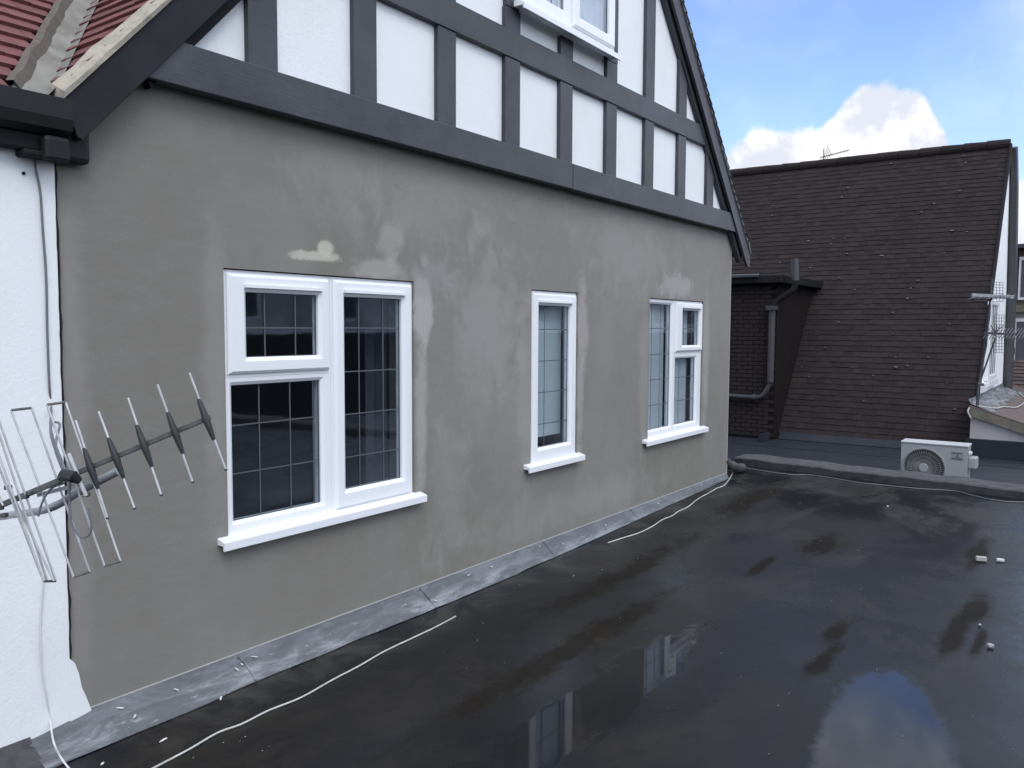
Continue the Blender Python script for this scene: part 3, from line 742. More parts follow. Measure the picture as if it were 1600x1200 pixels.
# ------------------------------------------------------------------ cables
def cable(name, pts, r, m, label, n=8):
    mb = MB(); mb.tube(smoothpath(pts, n), r, 8); o = mb.build(name, m, smooth=True); return tag(o, label, 'cable')
def onwall(u, v, yy):
    d = P(u, v, 1); return d * (yy / d.y)
def onroof(u, v, dz=.006):
    d = P(u, v, 1); zz = -1.65
    for _ in range(6): p = d * (zz / d.z); zz = roofz(p.x) + dz
    return p
cable('cable', [onwall(*q, D - .021) for q in [(52, 236), (56, 265), (63, 300), (67, 360), (72, 430), (74, 520), (77, 600), (80, 640)]] + [P(79, 668, 3.0), P(88, 705, 2.4), P(100, 733, 2.0), P(108, 742, 1.93)], .0045, M_cablegrey, 'grey aerial cable running down the white wall from the gutter to the aerial')
cable('cable', [onwall(*q, D - .021) for q in [(68, 900), (63, 980), (65, 1040), (72, 1085), (79, 1130)]] + [onroof(84, 1160, .10), onroof(96, 1185, .04), onroof(118, 1212), onroof(150, 1240)], .0036, M_cablepale, 'white cable hanging down the foot of the white wall onto the lead flashing')
cable('cable', [onroof(*q) for q in [(200, 1222), (240, 1200), (295, 1171), (340, 1145), (378, 1131), (420, 1110), (470, 1090), (520, 1062), (562, 1040), (600, 1018), (640, 999), (680, 980), (712, 963)]], .0042, M_cablewhite, 'long pale cable lying loose across the wet roof with its free end pointing away')
cable('cable', [onroof(*q) for q in [(950, 848), (975, 840), (1000, 832), (1020, 822), (1035, 812), (1050, 806), (1060, 799), (1075, 792), (1090, 780), (1108, 770), (1120, 763), (1133, 757)]] + [(8.75, 3.30, -1.565), (8.62, 3.265, -1.52)], .0048, M_cablewhite, 'thin white cable wandering beside the far end of the lead flashing to the corner')
cable('cable', [onroof(*q) for q in [(1152, 727), (1175, 733), (1230, 741), (1262, 742), (1300, 747), (1340, 754), (1380, 758), (1430, 763), (1490, 767), (1515, 773), (1545, 780), (1575, 784), (1610, 785), (1680, 792)]], .0055, M_cablegrey, 'thin grey cable lying along the foot of the low parapet')

# ------------------------------------------------------------------ near television aerial
Z = 1.9
ae = thing('television_aerial', P(110, 745, Z), 'large weathered television aerial with black ribbed elements jutting in front of the white wall', 'aerial')
A3 = lambda a, b2, z=Z: P(a / 3, 560 + b2 / 3, z)
mb = MB(); mb.bar(A3(985, 275), A3(330, 550), .0115, .011, CF); mb.bar(A3(331, 549.6), A3(-80, 725), .013, .012, CF); mb.build('boom', M_boom, ae, bevel=.0015)
El = [((888, 68), (930, 190), (1003, 383), (1057, 518)), ((738, 122), (785, 252), (858, 447), (902, 577)), ((600, 185), (640, 312), (712, 508), (755, 637)),
      ((462, 248), (507, 372), (580, 562), (630, 700)), ((355, 290), (393, 420), (460, 612), (503, 745))]
for e in El:
    zz = Z - .014
    p0, p1, p2, p3 = [A3(*q, zz) for q in e]
    m1 = p1.lerp(p2, .12); m2 = p1.lerp(p2, .5); m3 = p1.lerp(p2, .88)
    el_ = MB().tube([p0, p3], .0026, 8).build('element', M_rod, ae, smooth=True)
    MB().tube([p1, m1, p1.lerp(p2, .42), m2, p1.lerp(p2, .58), m3, p2], [.004, .0058, .0082, .0086, .0082, .0058, .004], 10).build('insulator', M_insul, el_, smooth=True)
    MB().tube([p3, p3 + (p3 - p0).normalized() * .004], .0036, 8).build('end_cap', M_insul, el_)
def loopw(top1, top2, bot1, bot2, z):
    mb = MB(); a, b2, c, d_ = A3(*top1, z), A3(*top2, z + .02), A3(*bot1, z), A3(*bot2, z + .02)
    mb.tube([a, c], .0024, 8); mb.tube([b2, d_], .0024, 8); o = mb.build('reflector', M_rod, ae, smooth=True)
    MB().tube([a, b2], .003, 8).build('end_bar', M_boom, o); MB().tube([c, d_], .003, 8).build('end_bar', M_boom, o)
loopw((52, 243), (148, 232), (345, 1025), (420, 1000), Z + .02)
loopw((220, 217), (308, 205), (490, 972), (565, 950), Z + .005)
loopw((-60, 300), (-5, 290), (205, 1045), (262, 1043), Z - .03)
mb = MB()
for a, b2 in (((-5, 350), (222, 1047)), ((-40, 420), (205, 1045)), ((40, 600), (252, 1043)), ((-90, 450), (15, 690))):
    mb.tube([A3(*a, Z - .02), A3(*b2, Z - .02)], .0024, 8)
mb.build('reflector', M_rod, ae, smooth=True)
mb = MB(); mb.tube([A3(322, 445, Z - .02), A3(404, 645, Z - .02)], .0045, 8); mb.build('dipole', M_rod, ae)
mb = MB(); mb.tube([A3(285, 560, Z - .01), A3(300, 545, Z - .02), A3(345, 555, Z - .03), A3(372, 575, Z - .02)], [.008, .013, .014, .008], 12); mb.build('junction_box', M_insul, ae, smooth=True)
for q in ((38, 605), (0, 700), (20, 735), (118, 648), (140, 630), (405, 638)):
    c = A3(*q, Z - .01); MB().obox(c, CR * .006, CU * .005, CF * .008).build('clamp', M_boom, ae, bevel=.002)
mb = MB(); mb.bar(A3(180, 640, Z + .03), A3(470, 566, Z + .03), .009, .012, CF); mb.build('bracket', M_steel, ae)
wallp = onwall(-170, 812, D - .014)
mb = MB(); mb.tube(smoothpath([A3(552, 530, Z + .05), A3(470, 572, Z + .05), A3(360, 630, Z + .05), A3(290, 676, Z + .06), A3(200, 712, Z + .09), A3(60, 732, Z + .2), A3(-60, 745, Z + .35), wallp], 4), .0095, 12); mb.build('mounting_arm', M_steel, ae, smooth=True)
mb = MB(); mb.obox(wallp + Vector((0, -.003, 0)), (.05, 0, 0), (0, .004, 0), (0, 0, .08)); mb.build('wall_plate', M_steel, ae)
mb = MB()
mb.tube(smoothpath([A3(245, 300, 2.0), A3(280, 310, 1.98), A3(262, 400, 1.95), A3(290, 480, Z), A3(310, 540, Z - .02)], 6), .0028, 8)
mb.tube(smoothpath([A3(332, 560, Z), A3(325, 660, Z), A3(335, 770, Z), A3(370, 830, Z), A3(408, 835, Z), A3(428, 790, Z), A3(415, 700, Z)], 6), .0026, 8)
mb.tube(smoothpath([A3(300, 585, Z), A3(240, 610, Z), A3(200, 670, Z), A3(180, 740, Z)], 6), .0026, 8)
mb.tube(smoothpath([A3(245, 290, 2.0), A3(238, 350, 1.97), A3(262, 440, 1.95), A3(300, 540, Z - .01)], 6), .0028, 8)
mb.build('coax_loop', M_cablegrey, ae, smooth=True)

# ------------------------------------------------------------------ tiled house beyond
th = thing('tiled_house', (18, 4, -4.7), 'neighbouring house with a huge steep dark brown tiled roof and white gable end', 'house')
RX, RZ = 20.3, 3.86; BX, BZ = 15.9, -2.1; GY = 1.89
vv = Vector((RX - BX, 0, RZ - BZ)); L_ = vv.length
mb = MB(); mb.prismY([(BX + .02, BZ), (RX, RZ - .03), (24.2, -2.1)], GY + .05, 13); mb.build('roof_deck', M_dark, th)
tiles('roof_tiles', M_browntile, th, (BX, GY - .02, BZ), (0, 1, 0), vv, 66, 57, .165, L_ / 57, .011, lambda s_, t_: not (s_ > 3.35 and t_ < 3.55 and s_ < 7.6), jit=.007)
mb = MB()
for i in range(25): mb.tube([(RX, GY - .02 + i * .43, RZ + .0 + random.uniform(-.008, .008)), (RX, GY + .40 + i * .43, RZ + .0)], [.11, .12], 12)
mb.build('ridge_tile', M_browntile, th)
mb = MB()      # white gable end and brick lower
mb.prismY([(BX + .75, -1.2), (21.1, -1.2), (21.1, RZ - 1.1), (RX, RZ - .08)], GY, GY + .04); mb.build('gable_wall', M_white, th)
mb = MB(); mb.bar((BX, GY - .03, BZ), (RX, GY - .03, RZ - .02), .10, .05, (0, 1, 0)); mb.build('barge_board', M_dark, th)
mb = MB(); mb.tube([(21.1, GY - .09, -1.35), (21.05, GY - .09, 1.0), (20.7, GY - .08, 3.0), (20.4, GY - .07, RZ - .05)], [.10, .10, .09, .08], 8); mb.build('downpipe', M_pipe, th, smooth=True)
gw = MB().ring(17.75, 19.2, -.95, .55, 17.9, 19.05, -.85, .47, GY - .06, GY - .001, 0, .02, .004).build('window', M_upvc, th)
MB().box(17.9, 19.05, GY - .03, GY - .025, -.85, .47).build('pane', M_curtain, gw)
mb = MB()
for i in range(1, 4): mb.box(17.9 + i * .29 - .012 - (0), 17.9 + i * .29 + .012, GY - .045, GY - .031, -.85, .47)
mb.build('glazing_bar', M_upvc, gw)
mb = MB(); mb.box(16.7, 17.75, GY - .06, GY - .002, -1.12, -.98); mb.box(17.76, 19.3, GY - .08, GY - .002, -1.06, -.96); mb.build('sill', M_upvc, gw)

# flat-topped brick bay on the slope
bay_x, bay_y0, bay_y1, bay_z = 15.70, 5.14, 9.4, .86
mb = MB(); mb.box(bay_x, 17.9, bay_y0, bay_y1, -2.095, bay_z); 
bay = mb.build('bay', M_brick, th)
mb = MB(); mb.box(bay_x - .22, 18.25, bay_y0 - .16, bay_y1, bay_z + .001, bay_z + .16); mb.build('bay_roof', M_black, bay, bevel=.02)
mb = MB()      # brick courses on bay face
for i in range(36):
    zz = -2.05 + i * .08
    for j in range(20):
        yy = bay_y0 + .01 + j * .215 + (.107 if i % 2 else 0)
        if yy + .2 < bay_y1: mb.box(bay_x - .008 - random.uniform(0, .004), bay_x - .0005, yy, yy + .2, zz, zz + .066)
mb.build('brickwork', mat('bay_brick', f_tile((.022, .0125, .012), (.015, .010, .010), (.013, .011, .011)), rough=.9), bay)
mb = MB(); mb.box(bay_x - .30, bay_x - .23, 5.42, bay_y1, bay_z + .12, bay_z + .165); mb.build('gutter', M_pipe, bay)
mb = MB(); mb.box(bay_x - .235, bay_x - .225, 5.42, bay_y1, bay_z + .166, bay_z + .178); mb.build('gutter_lip', M_cream, bay)
dp = MB().tube([(15.6, 5.20, .36), (15.6, 5.20, -1.0)], .062, 14).build('downpipe', M_pipe, th, smooth=True)
MB().box(15.50, 15.68, 5.11, 5.29, .36, .44).build('hopper', M_pipe, dp)
mb = MB().tube(smoothpath([(15.62, 4.78, .86), (15.62, 4.84, .72), (15.61, 5.08, .55), (15.6, 5.19, .43)], 4), .055, 10); mb.build('swan_neck', M_dark, dp, smooth=True)
mb = MB().tube(smoothpath([(15.6, 5.20, -1.02), (15.6, 5.25, -1.12), (15.6, 5.36, -1.27), (15.6, 5.50, -1.30)], 4) + [Vector((15.6, 9, -1.26))], .045, 10); mb.build('waste_pipe', M_pipe, dp, smooth=True)
MB().tube([(15.6, 5.46, -1.30), (15.6, 5.54, -1.30)], .06, 10).build('collar', M_pipe, dp)
MB().tube([(15.65, 4.80, .9), (15.65, 4.82, 1.30)], .075, 12).build('vent_pipe', M_pipe, th, smooth=True)
# small lead feet at the base of the bay
MB().box(15.2, 15.66, 5.2, 5.26, -2.09, -1.96).build('felt_upstand', M_felt2, th)
mb = MB(); mb.prismY([(15.84, -2.09), (15.98, -2.09), (15.99, -1.97), (15.93, -1.97)], GY, 5.1); mb.build('base_flashing', M_felt2, th)

# lichen / moss blobs on slope
def slope_pt(a, b2, lift=.02):
    nrm = Vector((-(RZ - BZ), 0, RX - BX)).normalized()
    return Vector((BX, a, BZ)) + vv.normalized() * b2 + nrm * lift
mb = MB(); nrm = Vector((-(RZ - BZ), 0, RX - BX)).normalized(); ud = Vector((0, 1, 0)); vd_ = vv.normalized()
def onslope(u, v):
    d = P(u, v, 1); k = (RZ - BZ) / (RX - BX); t = (BZ - k * BX) / (d.z - k * d.x); return d * t
spots = [(1324, 398), (1378, 401), (1219, 412), (1266, 420), (1460, 320), (1302, 375), (1299, 383), (1320, 374), (1336, 454), (1418, 468), (1423, 452), (1537, 418), (1218, 277), (1209, 323), (1222, 324), (1207, 338), (1393, 257), (1415, 263), (1505, 245), (1500, 300), (1488, 362), (1511, 364), (1476, 397), (1400, 575), (1418, 573), (1365, 588), (1400, 560), (1396, 523), (1311, 505), (1395, 490), (1435, 440), (1425, 467), (1484, 508), (1492, 641), (1253, 575), (1264, 590), (1316, 310), (1390, 357), (1325, 295), (1440, 333), (1509, 256), (1264, 378), (1312, 436), (1290, 545), (1350, 628), (1450, 560), (1480, 600)]
for q in spots:
    c = onslope(*q) + nrm * .03; s_ = random.uniform(.010, .022)
    mb.obox(c, ud * s_ * random.uniform(.8, 1.6), (vd_ + ud * random.uniform(-.5, .5)) * s_ * .6, nrm * .012)
mb.build('lichen', mat('pale_lichen', col=(.13, .125, .12), rough=.9), th)['kind'] = 'stuff'

# ridge aerial
ra = thing('television_aerial', (20.5, 5.69, 3.85), 'small television aerial standing on the ridge against the white cloud', 'aerial')
MB().tube([(20.5, 5.69, 3.75), (20.5, 5.70, 4.26)], .013, 8).build('mast', M_pipe, ra)
MB().tube([(20.5, 5.78, 4.06), (20.5, 5.13, 4.16)], .011, 8).build('boom', M_pipe, ra)
mb = MB()
for i in range(8):
    yy = 5.16 + i * .08; mb.tube([(20.5 - .06, yy, 4.16 - (yy - 5.13) * .15 - .05), (20.56, yy, 4.16 - (yy - 5.13) * .15 + .05)], .005, 6)
mb.build('element', M_pipe, ra)
mb = MB()
for i in range(5): mb.tube([(20.5, 5.72 - .05 * i, 3.95 + i * .03), (20.5, 5.60 - i * .02, 4.33 - i * .05)], .006, 6)
mb.build('reflector', M_pipe, ra)

# ------------------------------------------------------------------ low pebbled roof building at right
lb = thing('lean_to_building', (18, 0, -4.7), 'low cream walled lean-to with pebbled brown sloping roof at the right edge', 'building')
# verge from (15.7,1.85,-1.26) to (15.7,1.09,-1.50): slope .31 falling to -Y
def lbz(yy): return -1.255 + .31 * (yy - 1.85)
mb = MB(); mb.prismX([(1.87, lbz(1.87)), (-4, lbz(-4)), (-4, lbz(-4) - .03), (1.87, lbz(1.87) - .03)], 15.64, 26); mb.build('roof', M_pebble, lb)
mb = MB()
for i in range(8): mb.prismX([(1.8 - i * .72, lbz(1.8 - i * .72) + .001), (1.74 - i * .72, lbz(1.74 - i * .72) + .012), (1.72 - i * .72, lbz(1.72 - i * .72) + .001)], 15.66, 26) if i == 1 else None
mb.bar((15.9, .9, lbz(.9) + .004), (19.5, 1.3, lbz(1.3) + .004), .03, .012); mb.build('roof_joint', M_dark, lb)
mb = MB(); mb.prismX([(1.87, lbz(1.87) - .031), (-4, lbz(-4) - .031), (-4, lbz(-4) - .17), (1.87, lbz(1.87) - .17)], 15.62, 15.70); mb.build('fascia', M_cill, lb)
mb = MB(); mb.prismX([(1.85, lbz(1.85) - .172), (-4, lbz(-4) - .172), (-4, -4.69), (1.85, -4.69)], 15.69, 15.85); mb.build('wall', M_cream, lb)
mb = MB(); mb.box(15.60, 15.688, -7.5, 1.9, -2.095, -1.80); mb.build('base_flashing', M_felt2, lb)
mb = MB(); vs = []; fs = []
for i in range(25):
    xx = 15.7 + 5.6 * i / 24; ww = .36 + .05 * math.sin(i * 1.7) + random.uniform(-.02, .02)
    vs += [(xx, GY - .003, -1.15), (xx, GY - .03, lbz(1.86) + .03), (xx, GY - ww, lbz(GY - ww) + .006)]
for i in range(24):
    for q in range(2): fs.append((i * 3 + q, i * 3 + q + 1, i * 3 + 4 + q, i * 3 + 3 + q))
mb.add(vs, fs); mb.build('lead_apron', M_lead, lb, smooth=True)
cable('cable', [Vector((q[0], q[1], lbz(q[1]) + .02)) for q in [(15.75, 1.80), (16.3, 1.55), (16.9, 1.50), (17.4, 1.36), (17.9, 1.33), (18.7, 1.32), (19.8, 1.36), (20.6, 1.55)]], .012, M_cablewhite, 'white cable lying along the lead apron on the pebbled brown roof')
cable('cable', [(15.60, 1.86, -1.28), (15.57, 1.88, -1.34), (15.58, 1.85, -1.42), (15.6, 1.83, -1.46)], .014, M_cablewhite, 'short white cable loop hanging off the corner of the lean-to roof', 5)

# aerial mast standing on the apron
am = thing('aerial_mast', (15.1, 1.70, -1.22), 'thin pole carrying two tangled television aerials in front of the white gable end', 'aerial')
Q = lambda u, v, y=1.70: onwall(u, v, y)
def Qd(u, v, dd=15.2): return P(u, v, dd * CF.x)
am_d = 13.2
q_ = lambda u, v: P(u, v, am_d)
MB().tube([q_(1527, 634), q_(1529, 600)], .022, 8).tube([q_(1529, 600), q_(1541, 540), q_(1550, 436)], .014, 8).build('pole', M_pipe, am)
MB().tube([q_(1530, 600), q_(1555, 529)], .014, 8).build('stay', M_pipe, am)
MB().tube([q_(1527, 599), q_(1537, 601)], .022, 8).build('clamp', M_pipe, am)
mb = MB().bar(q_(1518, 461), q_(1583, 464), .05, .05); mb.build('boom', M_steel, am)
mb = MB()
for i in range(14):
    a = 1519 + i * 4.6; mb.tube([P(a - 6, 466 + random.uniform(-2, 2), am_d - .25), P(a + 7, 461 + random.uniform(-2, 2), am_d + .3)], .008, 6)
mb.tube(smoothpath([q_(1535, 462), q_(1524, 459), q_(1518, 463), q_(1522, 470), q_(1545, 470)], 4), .012, 6)
mb.build('element', M_pipe, am)
MB().bar(q_(1537, 520), q_(1603, 524), .035, .035).build('boom', M_pipe, am)
mb = MB()
for i in range(13):
    a = 1541 + i * 5; mb.tube([P(a - 5, 529, am_d - .2), P(a + 6, 513, am_d + .25)], .007, 6)
for i in range(5): mb.tube([q_(1556 - i, 524), q_(1548 + i * 5, 508)], .006, 6)
mb.build('element', M_pipe, am)
mb = MB()
for (ua, ub, va_, vb_, nu_, nv_) in ((1547, 1567, 441, 471, 4, 7), (1553, 1569, 492, 551, 4, 12)):
    for i in range(nu_ + 1): mb.tube([q_(ua + (ub - ua) * i / nu_, va_), q_(ua + (ub - ua) * i / nu_, vb_)], .0035, 5)
    for i in range(nv_ + 1): mb.tube([q_(ua, va_ + (vb_ - va_) * i / nv_), q_(ub, va_ + (vb_ - va_) * i / nv_)], .0035, 5)
mb.build('reflector', M_pipe, am)

# far brick house at right edge
fh = thing('brick_house', (24, 0, -4.7), 'far brown brick house with a flat cornice behind the tiled house', 'house')
M_fb = mat('far_brick', col=(.13, .095, .085), rough=.9, var=.7, vscale=3, var2=(.09, .07, .065))
mb = MB(); mb.box(24, 30, -3, 2.35, .62, 2.0); mb.build('upper_wall', M_fb, fh)
mb = MB(); mb.box(23.9, 30.1, -3.1, 2.35, .45, .62); mb.build('string_course', M_cill, fh)
mb = MB(); mb.box(24.05, 30, -3, 2.35, -4.69, .449); mb.build('lower_wall', M_cream, fh)
mb = MB(); mb.box(23.75, 30.2, -3.2, 2.35, 2.001, 2.10); mb.build('cornice', M_pipe, fh)
for yy in (1.85,.9, -.3, -1.5):
    f1 = MB().box(23.95, 23.998, yy - .20, yy + .06, .75, 1.80).build('window', M_upvc, fh)
    MB().box(23.94, 23.949, yy - .15, yy + .01, .82, 1.72).build('pane', M_curtain, f1)
    f1 = MB().box(24.0, 24.048, yy - .22, yy + .10, -.85, .30).build('window', M_upvc, fh)
    MB().box(23.99, 23.999, yy - .18, yy + .06, -.78, .22).build('pane', M_curtain, f1)
dish = MB().disc((23.6, 1.93, -.55), (-.3, .9, .1), .16, .03, 16, .13).build('satellite_dish', M_pipe); tag(dish, 'round grey satellite dish on the cream wall of the far brick house', 'satellite dish')
# fish-scale tiled slope behind lean-to
ts = thing('tiled_porch', (22.5, 0, -4.7), 'scalloped brown tile slope between the pebbled roof and the far brick house', 'roof')
mb = MB(); mb.prismY([(21.6, -1.75), (23.95, -.75), (23.95, -4.69), (21.6, -4.69)], -3, 2.3); mb.build('wall', M_fb, ts)
tiles('roof_tiles', mat('scallop_tile', f_tile((.12, .085, .08), (.08, .06, .058), (.06, .055, .05)), rough=.9), ts, (21.6, -3, -1.75), (0, 1, 0), (2.35, 0, 1.0), 24, 13, .22, .2, .03)

# ------------------------------------------------------------------ air conditioner
AX = 12.0; ay0, ay1 = 1.43, 2.215   # right, left edges as seen
az0, az1 = -2.06, -1.498
ac = thing('air_conditioner', (AX + .15, 1.8, -2.1), 'white air conditioner outdoor unit with a round fan grille standing behind the parapet', 'air conditioner')
yaw = R(3)
def AC(xx, yy, zz): return (xx, yy, zz)
fc = (1.935, -1.81); fr_ = .247
mb = MB()
# casing: front with round hole approximated by ring fan, then sides
seg = 40; circ = [(fc[0] + fr_ * math.cos(2 * math.pi * k / seg), fc[1] + fr_ * math.sin(2 * math.pi * k / seg)) for k in range(seg)]
def edgept(a):
    dx, dz = math.cos(a), math.sin(a); ts_ = []
    if dx > 1e-6: ts_.append((ay1 - fc[0]) / dx)
    if dx < -1e-6: ts_.append((ay0 - fc[0]) / dx)
    if dz > 1e-6: ts_.append((az1 - fc[1]) / dz)
    if dz < -1e-6: ts_.append((az0 - fc[1]) / dz)
    t = min(ts_); return (fc[0] + dx * t, fc[1] + dz * t)
angs = sorted([2 * math.pi * k / seg for k in range(seg)] + [math.atan2(zc - fc[1], yc - fc[0]) % (2 * math.pi) for yc in (ay0, ay1) for zc in (az0, az1)])
vs = []; fs = []
for a in angs:
    e_ = edgept(a); vs += [(AX, e_[0], e_[1]), (AX, fc[0] + fr_ * math.cos(a), fc[1] + fr_ * math.sin(a)), (AX + .08, fc[0] + fr_ * .97 * math.cos(a), fc[1] + fr_ * .97 * math.sin(a)), (AX + .30, e_[0], e_[1])]
n = len(angs)
for i in range(n):
    j = (i + 1) % n
    fs += [(i * 4, j * 4, j * 4 + 1, i * 4 + 1), (i * 4 + 1, j * 4 + 1, j * 4 + 2, i * 4 + 2), (i * 4, i * 4 + 3, j * 4 + 3, j * 4)]
fs.append(tuple(i * 4 + 3 for i in range(n)))
mb.add(vs, fs); mb.build('casing', M_ac, ac)
mb = MB(); mb.box(AX - .012, AX + .31, ay0 - .008, ay1 + .008, az1 + .001, az1 + .022); mb.build('lid', mat('ac_lid', col=(.50, .51, .52), rough=.4), ac, bevel=.006)
MB().disc((AX + .081, fc[0], fc[1]), (1, 0, 0), fr_ * .98, .01, 40).build('fan_housing', M_acdark, ac)
mb = MB()
for k in range(3):
    a = k * 2.094; c = Vector((AX + .05, fc[0] + .11 * math.cos(a), fc[1] + .11 * math.sin(a)))
    r_ = Vector((0, math.cos(a), math.sin(a))); t_ = Vector((.4, -math.sin(a), math.cos(a))).normalized()
    mb.obox(c, r_ * .10, t_ * .06, r_.cross(t_) * .003)
mb.build('fan_blade', mat('ac_blade', col=(.06, .062, .066), rough=.5), ac)
gr = MB()
for k in range(48):
    a = 2 * math.pi * k / 48; r_ = Vector((0, math.cos(a), math.sin(a)))
    c = Vector((AX - .012, fc[0], fc[1])); gr.tube([c + r_ * .06, c + r_ * .20 + Vector((-.002, 0, 0)), c + r_ * .252 + Vector((.010, 0, 0))], .0022, 4)
for rr in (.10, .15, .20, .245):
    gr.tube([Vector((AX - .014, fc[0] + rr * math.cos(2 * math.pi * k / 36), fc[1] + rr * math.sin(2 * math.pi * k / 36))) for k in range(37)], .0018, 4)
gr.build('fan_grille', M_acwire, ac)
mb = MB(); mb.tube([Vector((AX - .006, fc[0] + .257 * math.cos(2 * math.pi * k / 40), fc[1] + .257 * math.sin(2 * math.pi * k / 40))) for k in range(41)], .007, 6); mb.build('grille_rim', M_ac, ac, smooth=True)
MB().disc((AX - .012, fc[0], fc[1]), (-1, 0, 0), .058, .012, 24, .052).build('fan_hub', M_ac, ac)
# side cover, handle, feet
MB().box(AX + .03, AX + .24, ay0 - .10, ay0 - .001, -1.78, -1.63).build('valve_cover', M_ac, ac, bevel=.018)
MB().box(AX + .05, AX + .16, ay0 - .035, ay0 - .001, -1.60, -1.565).build('handle', mat('ac_handle', col=(.66, .67, .68), rough=.4), ac, bevel=.006)
MB().box(AX + .03, AX + .07, ay0 - .004, ay0 - .0005, -2.0, -1.52).build('side_groove', M_acwire, ac)
for yy in (ay0 + .12, ay1 - .12): MB().box(AX - .03, AX + .34, yy - .03, yy + .03, -2.1, -2.061).build('foot', M_acdark, ac)
st = MB().box(AX - .003, AX - .0005, 1.475, 1.620, -1.675, -1.565).build('badge', M_acsticker, ac)
MB().box(AX - .005, AX - .0032, 1.495, 1.610, -1.590, -1.580).build('badge_line', M_ink, st)
def dia(cy, cz, ang, s_=.017):   # rhombus with its inner tip at the centre
    d = Vector((0, math.cos(ang), math.sin(ang))); n_ = Vector((0, -math.sin(ang), math.cos(ang)))
    c0 = Vector((AX - .0045, cy, cz)); pts = [c0, c0 + d * s_ * .87 + n_ * s_ * .5, c0 + d * s_ * 1.73, c0 + d * s_ * .87 - n_ * s_ * .5]
    return [tuple(p) for p in pts]
mb = MB()
for a in (90, 210, 330):
    q = dia(1.545, -1.628, R(a)); mb.add(q + [(p[0] + .001, p[1], p[2]) for p in q], [(0, 1, 2, 3), (7, 6, 5, 4), (0, 4, 5, 1), (1, 5, 6, 2), (2, 6, 7, 3), (3, 7, 4, 0)])
mb.build('emblem', M_ink, st)
fcv = bpy.data.curves.new('lettering', 'FONT'); fcv.body = 'MITSUBISHI'; fcv.size = .024; fcv.align_x = 'CENTER'; fcv.align_y = 'CENTER'; fcv.extrude = .0006; fcv.offset = .0006
fo = bpy.data.objects.new('tmp', fcv); C.objects.link(fo)
bpy.context.view_layer.update()
me = bpy.data.meshes.new_from_object(fo.evaluated_get(bpy.context.evaluated_depsgraph_get()))
bpy.data.objects.remove(fo)
Mt = Matrix(((0, 0, -1, AX - .0045), (-1, 0, 0, 1.548), (0, 1, 0, -1.658), (0, 0, 0, 1)))
me.transform(Mt); me.transform(Matrix.Translation(-WLOC[ac.name])); me.materials.clear(); me.materials.append(M_ink)
lo = bpy.data.objects.new('lettering', me); C.objects.link(lo); lo.parent = st

# ------------------------------------------------------------------ litter on the roof
def chip(name, c, sx, sy, sz, ang, m, label, cat, group=None):
    bm = bmesh.new(); bmesh.ops.create_icosphere(bm, subdivisions=1, radius=1)
    for v in bm.verts:
        v.co = Vector((v.co.x * sx, v.co.y * sy, v.co.z * sz)) * random.uniform(.75, 1.15)
    bmesh.ops.rotate(bm, verts=bm.verts, cent=(0, 0, 0), matrix=Matrix.Rotation(ang, 3, 'Z'))
    me = bpy.data.meshes.new(name); bm.to_mesh(me); bm.free(); me.materials.append(m)
    o = bpy.data.objects.new(name, me); C.objects.link(o); o.location = c; return tag(o, label, cat, group)
def brickbit(c, sx, sy, sz, ang, m, label):
    mb = MB(); u = Vector((math.cos(ang), math.sin(ang), 0)); v = Vector((-math.sin(ang), math.cos(ang), 0))
    mb.obox((0, 0, 0), u * sx, v * sy, Vector((0, 0, sz))); o = mb.build('brick_piece', m, bevel=.006); o.location = c; WLOC[o.name] = Vector(c); return tag(o, label, 'brick')
c = onroof(1533, 873, .02); brickbit(c, .016, .034, .016, .3, M_stone, 'broken cream brick piece in the shallow puddle near the right edge')
c = onroof(1563, 875, .015); brickbit(c, .011, .024, .010, .2, M_chip, 'smaller white brick piece just right of the cream one')
c = onroof(1548, 1008, .015); chip('stone', c, .020, .020, .013, 0, M_stone, 'rounded pale stone on the wet roof at the right', 'stone')
c = onroof(1531, 976, .01); chip('stone', c, .014, .009, .006, 0, M_stone, 'small flat pale stone above the rounded one', 'stone')
big = [((345, 1090), .030, .007, .9, 'white tapered paint flake lying at the lower edge of the lead flashing'), ((255, 1156), .022, .006, .2, 'pale flake on the wet roof beside the cable'), ((160, 1193), .012, .006, .5, 'small pale flake at the bottom edge left of the long cable')]
for (uv, a, b2, an, lab) in big:
    chip('flake', onroof(*uv, .005), a, b2, .004, an, M_chip, lab, 'flake')
def flashpt(xx, t):
    wd = .128 * (1 if xx < 4 else max(.45, 1 - (xx - 4) * .13)); return Vector((xx, D - .022 - wd * t, (-1.556) * (1 - t) + roofz(xx) * t + .012 * (1 - abs(2 * t - 1)) + .004))
for uv, t in [((275, 1080), .3), ((203, 1125), .6), ((367, 1048), .4), ((378, 1044), .3), ((400, 1027), .2), ((735, 900), .2), ((770, 880), .2), ((877, 855), .5), ((848, 850), .1), ((946, 815), .4), ((1030, 781), .4), ((1100, 754), .2), ((670, 948), .7), ((190, 1110), .2)]:
    xx = onwall(uv[0], uv[1], D - .06).x
    chip('flake', flashpt(xx, t) + Vector((0, 0, .002)), random.uniform(.010, .028), .005, .003, random.uniform(0, 3), M_chip, 'small white flake stuck on the lead flashing at the foot of the wall', 'flake', 'flakes on the lead flashing')
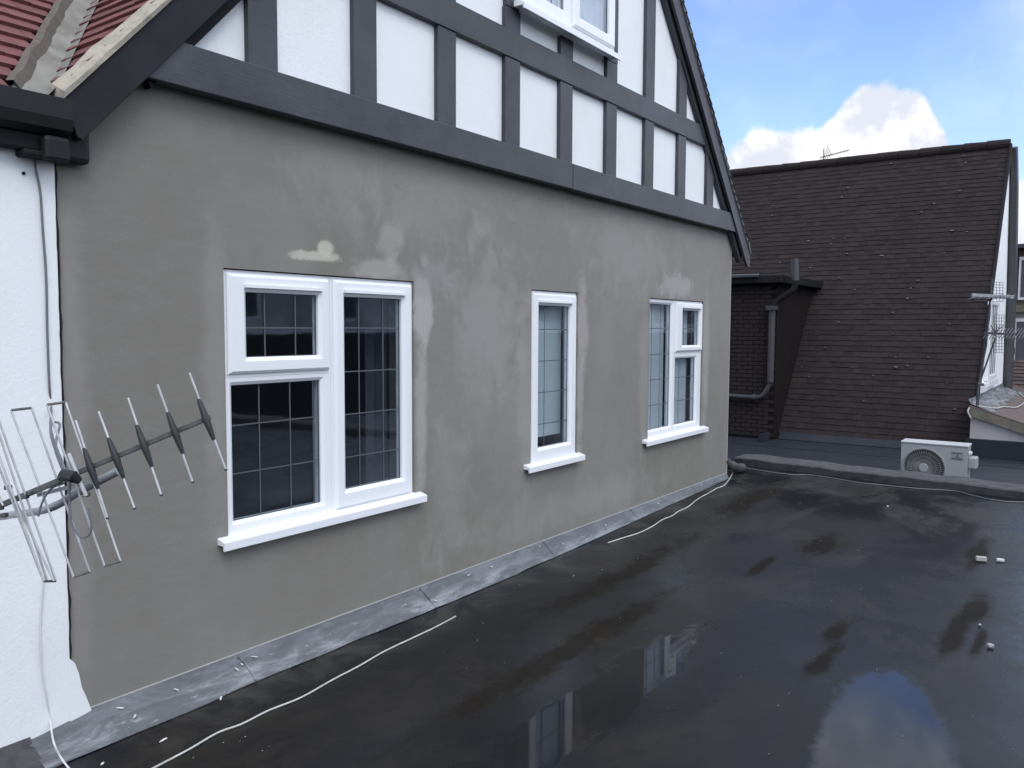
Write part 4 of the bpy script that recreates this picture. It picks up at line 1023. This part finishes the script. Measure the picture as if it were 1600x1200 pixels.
sp = [(383, 1151), (302, 1184), (349, 1160), (375, 1158), (410, 1173), (420, 1166), (662, 967), (721, 973), (755, 974), (812, 913), (895, 900), (897, 899), (990, 842), (997, 873), (941, 890), (920, 990), (969, 966), (1010, 983), (997, 940), (746, 1000), (788, 1036), (729, 1044), (1044, 1107), (1387, 790), (1282, 845), (1299, 939), (1292, 923), (1398, 939), (1411, 903), (1370, 1046), (1233, 1083), (1216, 1102), (1182, 1046), (1520, 1119), (1345, 920), (1250, 787), (1310, 790), (1434, 797), (1441, 808), (1470, 801), (1158, 786), (1192, 739), (1204, 769), (1164, 778), (1127, 1020), (1158, 1057), (1273, 1026), (1201, 1178), (1583, 1170), (1500, 960), (1410, 1150), (1342, 860)]
for uv in sp:
    k = .0035 if uv[1] > 900 else .007
    chip('speck', onroof(*uv, .003), k * random.uniform(.5, 1.1), k * random.uniform(.4, .8), .002, random.uniform(0, 3), M_speck, 'tiny pale speck of grit on the wet black roof', 'grit', 'specks of grit on the flat roof')
chip('speck', onroof(1387, 791, .006), .014, .012, .005, 0, M_chip, 'brightest white speck on the wet roof just below the parapet', 'grit')

# ------------------------------------------------------------------ unseen terrace added behind us so the window panes have something to mirror
ot = thing('mirror_terrace', (14, -17, -4.7), 'long plain brick terrace added out of view behind the camera for the window panes to mirror', 'house')
M_ob = mat('dull_brick', col=(.60, .58, .56), rough=.9, var=.6, vscale=.6, var2=(.07, .065, .065))
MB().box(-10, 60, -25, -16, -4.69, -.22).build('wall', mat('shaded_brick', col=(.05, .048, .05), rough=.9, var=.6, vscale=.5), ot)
MB().box(-10, 60, -25, -16.3, -.10, 1.9).build('upper_wall', M_ob, ot)
MB().box(-10, 60, -25, -15.9, -.219, -.101).build('fascia', M_panel, ot)
MB().prismX([(-15.9, 1.901), (-20.5, 4.2), (-25, 1.901)], -10, 60).build('roof', M_dark, ot)
for i in range(14):
    f_ = MB().box(-6 + i * 4.4, -4.4 + i * 4.4, -16.36, -16.29, .25, 1.45).build('window', M_upvc, ot)
    MB().box(-5.9 + i * 4.4, -4.5 + i * 4.4, -16.288, -16.28, .33, 1.37).build('pane', M_curtain, f_)
